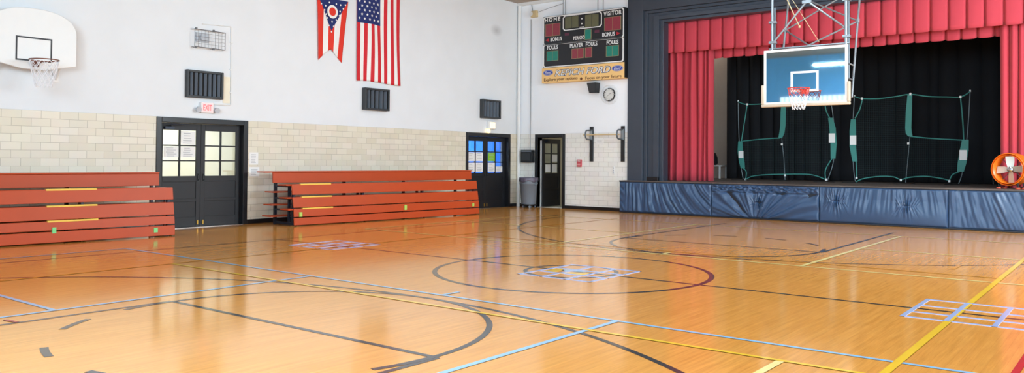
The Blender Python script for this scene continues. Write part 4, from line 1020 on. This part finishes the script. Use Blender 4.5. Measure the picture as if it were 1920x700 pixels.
words('KEPICH FORD', 572, 865, 738, 92, 'letter_outline', 'lettering', sp, 0.003, 0.045, 0.28, PYF); words('KEPICH FORD', 572, 865, 718, 78, 'white_paint', 'lettering', sp, 0.007, 0.0, 0.28, PYF)
words('Explore your options', 290, 973, 440, 50, 'letter_brown', 'lettering', sp, 0.004, 0.012, 0.0, PYF); words('Focus on your future', 850, 947, 475, 50, 'letter_brown', 'lettering', sp, 0.004, 0.012, 0.0, PYF)
p = sb(562, 965); MB().lathe([(0.042, 0), (0.042, 0.005)], (p.x, PYF, p.z), (0,-1,0), 20).build('dot', 'letter_brown', sp)
for x, y, w in ((127, 887, 130), (1037, 827, 150)):
    p = sb(x, y); a = (sb(x+w/2, y).x-sb(x-w/2, y).x)/2; b = a*0.46
    el = lambda k: [(p.x+a*k*cos(2*pi*i/40), p.z+b*(1-(1-k)*a/b*0.9)*sin(2*pi*i/40)) for i in range(40)]
    lo = MB().prism(el(1.0), lambda u, v, d: (u, PYF-d, v), 0.003).build('logo', 'logo_blue', sp)
    MB().prism(el(0.94), lambda u, v, d: (u, PYF-d, v), 0.004).build('logo_ring', 'white_paint', sp)
    MB().prism(el(0.90), lambda u, v, d: (u, PYF-d, v), 0.005).build('logo_field', 'logo_blue', sp)
    words('Ford', x, y, w*0.62, 38, 'white_paint', 'lettering', sp, 0.007, 0.0, 0.4, PYF)
for px in (1056, 1060, 1121, 1131):
    q = on_y(px, 10, 20.42); MB().tube([(q.x, 20.42, ZB), (q.x, 20.42, 6.41)], 0.012, 6).build('hanger', 'grid_wire', t)

# ------------------------------------------------------------------ ceiling-hung glass backboard
HX, HY = 9.87, 18.0
t = thing('basketball_hoop', (HX, HY, 2.72), 'glass basketball backboard and hoop hung from pipe bracing before the stage', 'basketball hoop')
x0, x1, z0, z1 = HX-0.915, HX+0.915, 2.765, 4.005
bbd = MB().box((x0+0.03, HY+0.006, z0+0.03), (x1-0.03, HY+0.014, z1-0.03)).build('backboard', 'board_glass', t)
f = 0.055
MB().box((x0, HY-0.004, z0), (x0+f, HY+0.03, z1)).box((x1-f, HY-0.004, z0), (x1, HY+0.03, z1)).box((x0+f, HY-0.004, z0), (x1-f, HY+0.03, z0+f)).box((x0+f, HY-0.004, z1-f), (x1-f, HY+0.03, z1)).build('border', 'white_paint', bbd, bevel=0.004)
rx0, rx1, rz0, rz1 = HX-0.305, HX+0.305, 3.03, 3.49; w = 0.05
MB().box((rx0, HY, rz0), (rx0+w, HY+0.006, rz1)).box((rx1-w, HY, rz0), (rx1, HY+0.006, rz1)).box((rx0+w, HY, rz1-w), (rx1-w, HY+0.006, rz1)).box((rx0+w, HY, rz0), (rx1-w, HY+0.006, rz0+w)).build('target_frame', 'white_paint', bbd)
MB().box((x0-0.055, HY-0.03, z0-0.055), (x1+0.055, HY+0.05, z0+0.01)).box((x0-0.055, HY-0.03, z0+0.01), (x0+0.012, HY+0.05, 3.215)).box((x1-0.012, HY-0.03, z0+0.01), (x1+0.055, HY+0.05, 3.215)).build('edge_padding', 'pad_beige', bbd, bevel=0.018, seg=3)
hoop(t, (HX, HY-0.385, 0), (0, -1, 0), 'rim_red', 'net_redcord', 'net_white', 3.075, 0.45, 0.125)
PY_ = 18.13
for x in (9.10, 10.715): MB().tube([(x, PY_, 3.3), (x, PY_, CEIL)], 0.03, 12).build('drop_pipe', 'steel', t, smooth=True)
for x in (9.10, 10.715): MB().tube([(x+0.035, PY_+0.06, 3.3), (x+0.035, PY_+0.06, 5.0)], 0.028, 12).build('sleeve_pipe', 'dark_pipe', t, smooth=True)
MB().tube([(9.03, PY_, 4.05), (10.79, PY_, 4.05)], 0.022, 10).tube([(9.03, PY_+0.03, 3.6), (10.79, PY_+0.03, 3.6)], 0.016, 10).build('cross_bar', 'steel', t, smooth=True)
for x in (9.10, 10.715):
    for z in (5.0 if x > 10 else 4.66, 4.2): MB().box((x-0.07, PY_-0.04, z-0.03), (x+0.09, PY_+0.08, z+0.03)).build('clamp', 'steel', t, bevel=0.008)
ap = on_y(1513, 2, PY_)
mb = MB().tube([ap, (9.13, PY_, 4.2)], 0.022, 8).tube([ap, (10.69, PY_, 4.40)], 0.022, 8).tube([ap, (ap.x, PY_+0.02, CEIL)], 0.022, 8)
mb.obox((ap.x, PY_, ap.z-0.02), (0.1, 0, 0), (0, 0.03, 0), (0, 0, 0.035)); mb.build('front_brace', 'steel', t)
rear = lambda x, z: Vector((x, 18.6+(z-3.07)*0.64/2.29, z))
for x in (9.09, 10.72): MB().tube([rear(x, 2.9), rear(x, CEIL)], 0.024, 10).build('rear_pipe', 'steel', t, smooth=True)
ln = rear(9.09, 4.60); rn = rear(10.72, 4.66); bc = Vector((9.92, PY_, 4.07))
mb = MB().tube([ln, (10.72, 19.4, 5.55)], 0.018, 8).tube([rn, (9.09, 19.4, 5.55)], 0.018, 8).tube([ln, bc], 0.018, 8).tube([rn, bc], 0.018, 8).tube([bc, rear(9.09, 3.55)], 0.018, 8).tube([bc, rear(10.72, 3.62)], 0.018, 8)
for q in (ln, rn): mb.lathe([(0.04, -0.05), (0.04, 0.05)], q, (0, 0.27, 1), 10)
mb.build('rear_brace', 'steel', t)
for x, z in ((9.09, 3.3), (10.72, 3.3)): MB().tube([(x, PY_, z), rear(x, z)], 0.016, 8).build('link_bar', 'steel', t)
a1, b1 = on_y(1476, 0, 18.35), on_y(1499, 50, 18.35); a1 = a1+(a1-b1)*0.5
MB().tube([a1, b1], 0.012, 8).lathe([(0.022, -0.03), (0.022, 0.03)], b1, (0,0,1), 10).tube([a1, (a1.x, 18.35, CEIL)], 0.012, 8).build('crank_rod', 'tan_bar', t)
a1, b1 = on_y(1486, 0, 18.2), on_y(1536, 79, 18.2); a1 = a1+(a1-b1)*0.7
MB().tube([a1, b1], 0.006, 6).tube([a1, (a1.x, 18.2, CEIL)], 0.006, 6).build('hoist_cable', 'tan_bar', t)

# ------------------------------------------------------------------ practice nets on the stage
def practice_net(label, base_l, base_r, pts, flip):
    NY = 23.6
    t = thing('practice_net', (on_y((base_l+base_r)/2, 339, NY).x, NY, SZ), label, 'practice net', 'green practice nets on the stage')
    P = lambda q, dy=0.0: Vector((*on_y(q[0], q[1], NY+dy),))
    def clampz(v): v.z = max(v.z, SZ+0.02); return v
    for key in ('pole_a', 'pole_b', 'pole_c'):
        L = [clampz(P(q, 0.25 if key == 'pole_c' else 0.06)) for q in pts[key]]; L[0].z = SZ+0.015
        pl = MB().tube(L, 0.011, 8).build('pole', 'pole_grey', t, smooth=True)
        MB().lathe([(0.02, -0.02), (0.02, 0.03)], L[-1], (0,0,1), 10).build('pole_tip', 'white_paint', pl)
        b = L[0]; MB().tube([(b.x-0.28, b.y-0.25, SZ+0.012), (b.x, b.y, SZ+0.02), (b.x+0.28, b.y-0.25, SZ+0.012)], 0.012, 6).build('foot', 'black_plastic', pl)
    for L in pts['cords']: MB().tube([clampz(P(q)) for q in L], 0.016, 8).build('edge_cord', 'teal', t, smooth=True)
    for L, w in pts['bands']:
        Q = [clampz(P(q, -0.01)) for q in L]; mb = MB(); n = len(Q)
        for i, q in enumerate(Q):
            ww = w*(0.75 if i in (0, n-1) else 1.0)
            mb.v += [(q.x-ww, q.y-0.006, q.z), (q.x+ww, q.y-0.006, q.z), (q.x+ww, q.y+0.006, q.z), (q.x-ww, q.y+0.006, q.z)]
        for i in range(n-1):
            for k in range(4): mb.f.append([4*i+k, 4*i+(k+1) % 4, 4*i+4+(k+1) % 4, 4*i+4+k]); mb.mi.append(0)
        mb.f += [[3,2,1,0], [4*n-4, 4*n-3, 4*n-2, 4*n-1]]; mb.mi += [0, 0]
        mb.build('webbing', 'teal', t)
    for q, w, h in pts['tags']:
        c = P(q, -0.02); MB().box((c.x-w, c.y-0.012, c.z-h), (c.x+w, c.y, c.z+h)).build('tag', 'white_matte', t)
    for q in pts['clips']:
        c = clampz(P(q, -0.01)); MB().box((c.x-0.025, c.y-0.02, c.z-0.03), (c.x+0.025, c.y+0.02, c.z+0.03)).build('clip', 'white_paint', t, bevel=0.006)
    # netting filling the outline except the open corner
    poly = [P(q) for q in pts['net']]
    def inside(x, z):
        c = False; n = len(poly)
        for i in range(n):
            a, b = poly[i], poly[(i+1) % n]
            if (a.z > z) != (b.z > z) and x < (b.x-a.x)*(z-a.z)/(b.z-a.z)+a.x: c = not c
        return c
    xs = [p.x for p in poly]; zs = [p.z for p in poly]; mb = MB(); st = 0.05; sub = 0.03
    def strands(vert):
        a0, a1 = (min(xs), max(xs)) if vert else (min(zs), max(zs)); b0, b1 = (min(zs), max(zs)) if vert else (min(xs), max(xs))
        a = a0+st/2
        while a < a1:
            run = None; b = b0
            while b <= b1+sub:
                ins = inside(a, b) if vert else inside(b, a)
                if ins and run is None: run = b
                if (not ins or b+sub > b1+sub) and run is not None:
                    if b-run > 0.04:
                        p, q = ((a, NY, run), (a, NY, b)) if vert else ((run, NY, a), (b, NY, a))
                        mb.tube([p, q], 0.0028, 4)
                    run = None
                b += sub
            a += st
    strands(True); strands(False)
    mb.build('netting', 'net_dark', t)
    return t
def curve(pts, n=8):
    """smooth curve through the points"""
    out = []; m = len(pts)
    for i in range(m-1):
        p0 = pts[max(i-1, 0)]; p1 = pts[i]; p2 = pts[i+1]; p3 = pts[min(i+2, m-1)]
        for k in range(n):
            s = k/n; out.append(tuple(0.5*((2*p1[c])+(-p0[c]+p2[c])*s+(2*p0[c]-5*p1[c]+4*p2[c]-p3[c])*s*s+(-p0[c]+3*p1[c]-3*p2[c]+p3[c])*s**3) for c in (0, 1)))
    out.append(tuple(pts[-1])); return out
netA = dict(
    pole_a=curve([(1394, 340), (1388, 300), (1385, 240), (1384, 190)]), pole_b=curve([(1551, 340), (1563, 300), (1564, 240), (1556, 178)]), pole_c=[(1472, 340), (1470, 300), (1466, 262), (1466, 178)],
    cords=[curve([(1384, 191), (1401, 196), (1440, 193), (1470, 179), (1510, 188), (1541, 187), (1556, 180)]), curve([(1401, 196), (1394, 240), (1390, 265)]), curve([(1391, 265), (1430, 261), (1463, 259)]),
           curve([(1392, 315), (1399, 322), (1398, 337)]), curve([(1398, 337), (1410, 331), (1435, 328), (1472, 327), (1510, 327), (1530, 330), (1548, 337)]), curve([(1548, 337), (1548, 318), (1561, 296)]), curve([(1556, 222), (1549, 208), (1546, 188)])],
    bands=[([(1388, 265), (1388, 285), (1391, 305), (1393, 316)], 0.085), ([(1557, 221), (1561, 240), (1563, 270), (1562, 298)], 0.085), ([(1470, 182), (1468.5, 210), (1468, 235), (1466, 250), (1463, 259)], 0.075)],
    tags=[((1389.5, 290), 0.075, 0.11), ((1560, 259), 0.085, 0.13)], clips=[(1398, 337), (1472, 329), (1549, 337), (1466, 271), (1401, 196)],
    net=[(1391, 264), (1466, 257), (1470, 180), (1546, 188), (1558, 222), (1561, 298), (1548, 334), (1472, 327), (1400, 334), (1393, 316)])
netB = dict(
    pole_a=curve([(1604, 342), (1600, 310), (1599, 240), (1602, 181)]), pole_b=curve([(1797, 346), (1805, 320), (1814, 250), (1819, 171)]), pole_c=[(1698, 343), (1702, 300), (1706, 258), (1707, 176)],
    cords=[curve([(1602, 181), (1616, 185), (1650, 185), (1680, 181), (1707, 177), (1740, 181), (1775, 182), (1801, 182), (1819, 172)]), curve([(1617, 186), (1612, 205), (1603, 222)]), curve([(1801, 183), (1805, 225), (1807, 262)]),
           curve([(1707, 256), (1750, 260), (1806, 263)]), curve([(1605, 303), (1606, 322), (1606, 334)]), curve([(1605, 341), (1620, 335), (1650, 331), (1675, 332), (1689, 337), (1705, 333), (1735, 331), (1765, 335), (1780, 339)]), curve([(1780, 339), (1786, 328), (1799, 322)])],
    bands=[([(1600, 224), (1599, 245), (1599, 275), (1603, 303)], 0.085), ([(1810, 262), (1808, 282), (1804, 305), (1801, 322)], 0.10), ([(1706, 178), (1704, 210), (1703, 240), (1704, 250), (1707, 256)], 0.075)],
    tags=[((1599.5, 263), 0.085, 0.13), ((1806, 291), 0.085, 0.13)], clips=[(1606, 334), (1689, 338), (1780, 340), (1703, 269), (1616, 185), (1707, 177), (1801, 182)],
    net=[(1617, 186), (1660, 185), (1706, 178), (1706, 257), (1806, 263), (1802, 322), (1784, 335), (1740, 332), (1689, 336), (1650, 331), (1608, 336), (1603, 303), (1600, 224)])
practice_net('green-edged practice net standing behind the glass backboard, open upper left corner', 1394, 1549, netA, 1)
practice_net('green-edged practice net nearer the orange fan, open upper right corner', 1604, 1797, netB, -1)

# ------------------------------------------------------------------ orange drum fan
fc = Vector((13.42, 20.62, 1.345)); R_ = 0.345
back = Vector((sin(radians(20)), cos(radians(20)), 0)); side = Vector((back.y, -back.x, 0)); up = Vector((0,0,1))
t = thing('drum_fan', (fc.x, fc.y, SZ), 'round orange drum fan standing on the stage edge', 'fan')
MB().lathe([(R_, 0.0), (R_+0.012, 0.012), (R_, 0.03), (R_-0.006, 0.12), (R_, 0.26), (R_+0.012, 0.29), (R_, 0.31), (R_-0.03, 0.31), (R_-0.03, 0.0)], fc, back, 56, caps=False).build('drum', 'orange', t, smooth=True, solid=0.003)
for k in range(4):
    a = radians(90*k+3); d1_ = side*cos(a)+up*sin(a); n1 = -side*sin(a)+up*cos(a); tw = radians(-24)
    wv = n1*cos(tw)+back*sin(tw)
    mb = MB(); P = []
    for rr, ww in ((0.05, 0.055), (0.15, 0.078), (0.29, 0.085)):
        for sgn in (-1, 1):
            for th_ in (-0.003, 0.003): P.append(fc+back*0.14+d1_*rr+wv*(ww*sgn)+back*th_)
    mb.add(P, [(0,1,3,2),(8,10,11,9)]+[(4*i+a_, 4*i+b_, 4*i+b_+4, 4*i+a_+4) for i in range(2) for a_, b_ in ((0,1),(1,3),(3,2),(2,0))])
    mb.build('blade', 'blade', t)
MB().lathe([(0.02, 0.08), (0.06, 0.095), (0.062, 0.16), (0.09, 0.18), (0.09, 0.27)], fc, back, 24).build('hub', 'chrome', t, smooth=True)
mb = MB()
for a in (45, 135, 225, 315): d1_ = side*cos(radians(a))+up*sin(radians(a)); mb.tube([fc+back*0.24+d1_*0.08, fc+back*0.24+d1_*(R_-0.02)], 0.008, 6)
mb.build('motor_strut', 'dark_pipe', t)
mb = MB()
for s in (-1, 1):
    p = fc+side*(s*0.2)+back*0.03; q = fc+side*(s*0.2)+back*0.27
    mb.tube([(p.x, p.y, fc.z-0.3), (p.x, p.y, SZ+0.04), (q.x, q.y, SZ+0.04), (q.x, q.y, fc.z-0.3)], 0.014, 8)
p = fc-side*0.33; mb.tube([fc-side*(R_+0.008)+back*0.05, fc-side*(R_-0.02)+back*0.05-up*0.33], 0.008, 6)
mb.build('stand', 'black_plastic', t)
for s in (-1, 1):
    for d_ in (0.03, 0.27):
        p = fc+side*(s*0.2)+back*d_; MB().lathe([(0.045, 0), (0.05, 0.015), (0.04, 0.035)], (p.x, p.y, SZ+0.001), n=18).build('rubber_foot', 'rubber_red', t)

# ------------------------------------------------------------------ things in the stage wing
tx, ty = 4.33, 25.55
t = thing('side_table', (tx, ty, SZ), 'small pale table in the stage wing behind the left red curtain', 'table')
MB().box((tx-0.45, ty-0.3, SZ+0.40), (tx+0.45, ty+0.3, SZ+0.44)).build('table_top', 'white_paint', t, bevel=0.006)
for sx in (-1, 1):
    for sy in (-1, 1): MB().box((tx+sx*0.41-0.025, ty+sy*0.26-0.025, SZ), (tx+sx*0.41+0.025, ty+sy*0.26+0.025, SZ+0.40)).build('leg', 'white_paint', t)
mb = MB().lathe([(0.20, 0.0), (0.26, 0.06), (0.25, 0.26), (0.19, 0.40), (0.08, 0.45)], (tx-0.05, ty, SZ+0.44), n=20)
tag(mb.build('bag', 'black_cloth', smooth=True, off=(tx-0.05, ty, SZ+0.44)), 'black cloth bag slumped on the pale table in the wing', 'bag')

# ------------------------------------------------------------------ lights the place has, and window lamps added for brightness
grp = 'fluorescent fittings under the gym ceiling'
first = None
for iy, y in enumerate((-0.5, 12.0, 14.7, 17.1)):
    for ix, x in enumerate((4.95, 9.77, 14.6)):
        if iy == 0 and ix > 0: continue
        if first is None:
            first = thing('ceiling_light', (x, y, 5.8), 'white fluorescent fitting hung from the gym ceiling', 'ceiling light', grp)
            MB().add([(x-0.68,y-0.15,5.82),(x+0.68,y-0.15,5.82),(x+0.68,y+0.15,5.82),(x-0.68,y+0.15,5.82),(x-0.66,y-0.05,5.90),(x+0.66,y-0.05,5.90),(x+0.66,y+0.05,5.90),(x-0.66,y+0.05,5.90)], [(3,2,1,0),(4,5,6,7),(0,1,5,4),(1,2,6,5),(2,3,7,6),(3,0,4,7)]).build('housing', 'white_paint', first)
            MB().box((x-0.66, y-0.13, 5.795), (x+0.66, y+0.13, 5.82)).build('diffuser', 'tube', first)
            MB().tube([(x-0.5, y, 5.9), (x-0.5, y, CEIL)], 0.008, 6).tube([(x+0.5, y, 5.9), (x+0.5, y, CEIL)], 0.008, 6).build('hanger', 'steel', first)
        else:
            c = copy_tree(first); c.location = (x, y, 5.8)
def area(name, loc, rot, sx, sy, power, rgb):
    l = bpy.data.lights.new(name, 'AREA'); l.shape = 'RECTANGLE'; l.size = sx; l.size_y = sy; l.energy = power; l.color = rgb
    o = bpy.data.objects.new(name, l); COL.objects.link(o); o.location = loc; o.rotation_euler = rot; return o
for i, (w0, w1) in enumerate(WIN):
    area('window_daylight', (RX-0.02, (w0+w1)/2, (WZ[0]+WZ[1])/2), (0, radians(90), 0), WZ[1]-WZ[0], w1-w0, (10, 10, 55, 430, 740)[i], (0.76, 0.91, 1.0))
for i, (w0, w1) in enumerate(ADDED_WIN):
    area('window_daylight', ((w0+w1)/2, BY+0.02, (WZ[0]+WZ[1])/2), (radians(90), 0, 0), w1-w0, WZ[1]-WZ[0], 540, (0.66, 0.86, 1.0))  # lamps at the added back windows, lighting the stage wall
area('corridor_lamp', (-1.4, 9.6, 2.85), (0, 0, 0), 0.6, 3.0, 125, (1.0, 0.98, 0.93))
area('side_hall_lamp', (-1.7, 21.5, 2.85), (0, 0, 0), 0.8, 3.0, 170, (0.95, 0.98, 1.0))
area('store_room_lamp', (2.0, 22.9, 2.65), (0, 0, 0), 0.5, 0.5, 6, (1.0, 0.93, 0.82))
area('wing_lamp', (3.9, 25.0, 6.3), (0, 0, 0), 0.5, 0.5, 18, (1.0, 0.95, 0.9))

w = bpy.data.worlds.new('sky'); scene.world = w; w.use_nodes = True
bg = w.node_tree.nodes['Background']; bg.inputs['Color'].default_value = (0.72, 0.84, 1.0, 1); bg.inputs['Strength'].default_value = 0.5

# ------------------------------------------------------------------ camera and view
cd = bpy.data.cameras.new('camera'); cam = bpy.data.objects.new('camera', cd); COL.objects.link(cam)
Rm = Matrix((( _r.x, _u.x, -_f.x), (_r.y, _u.y, -_f.y), (_r.z, _u.z, -_f.z))).to_4x4()
cam.matrix_world = Matrix.Translation(CAM) @ Rm
cd.sensor_fit = 'HORIZONTAL'; cd.sensor_width = 36.0; cd.lens = 36.0*FPX/1920.0; cd.shift_y = (CY-350.0)/1920.0; cd.clip_end = 200
scene.camera = cam
vs = scene.view_settings; vs.view_transform = 'Standard'; vs.look = 'None'; vs.exposure = 0.27; vs.gamma = 1.0; vs.use_curve_mapping = False
scene.cycles.use_denoising = True; scene.cycles.denoising_prefilter = 'ACCURATE'; scene.cycles.denoising_input_passes = 'RGB_ALBEDO_NORMAL'
scene.cycles.caustics_reflective = False; scene.cycles.caustics_refractive = False; scene.cycles.blur_glossy = 0.5
scene.cycles.max_bounces = 10; scene.cycles.diffuse_bounces = 6; scene.cycles.glossy_bounces = 6; scene.cycles.transparent_max_bounces = 12
scene.cycles.sample_clamp_indirect = 8.0
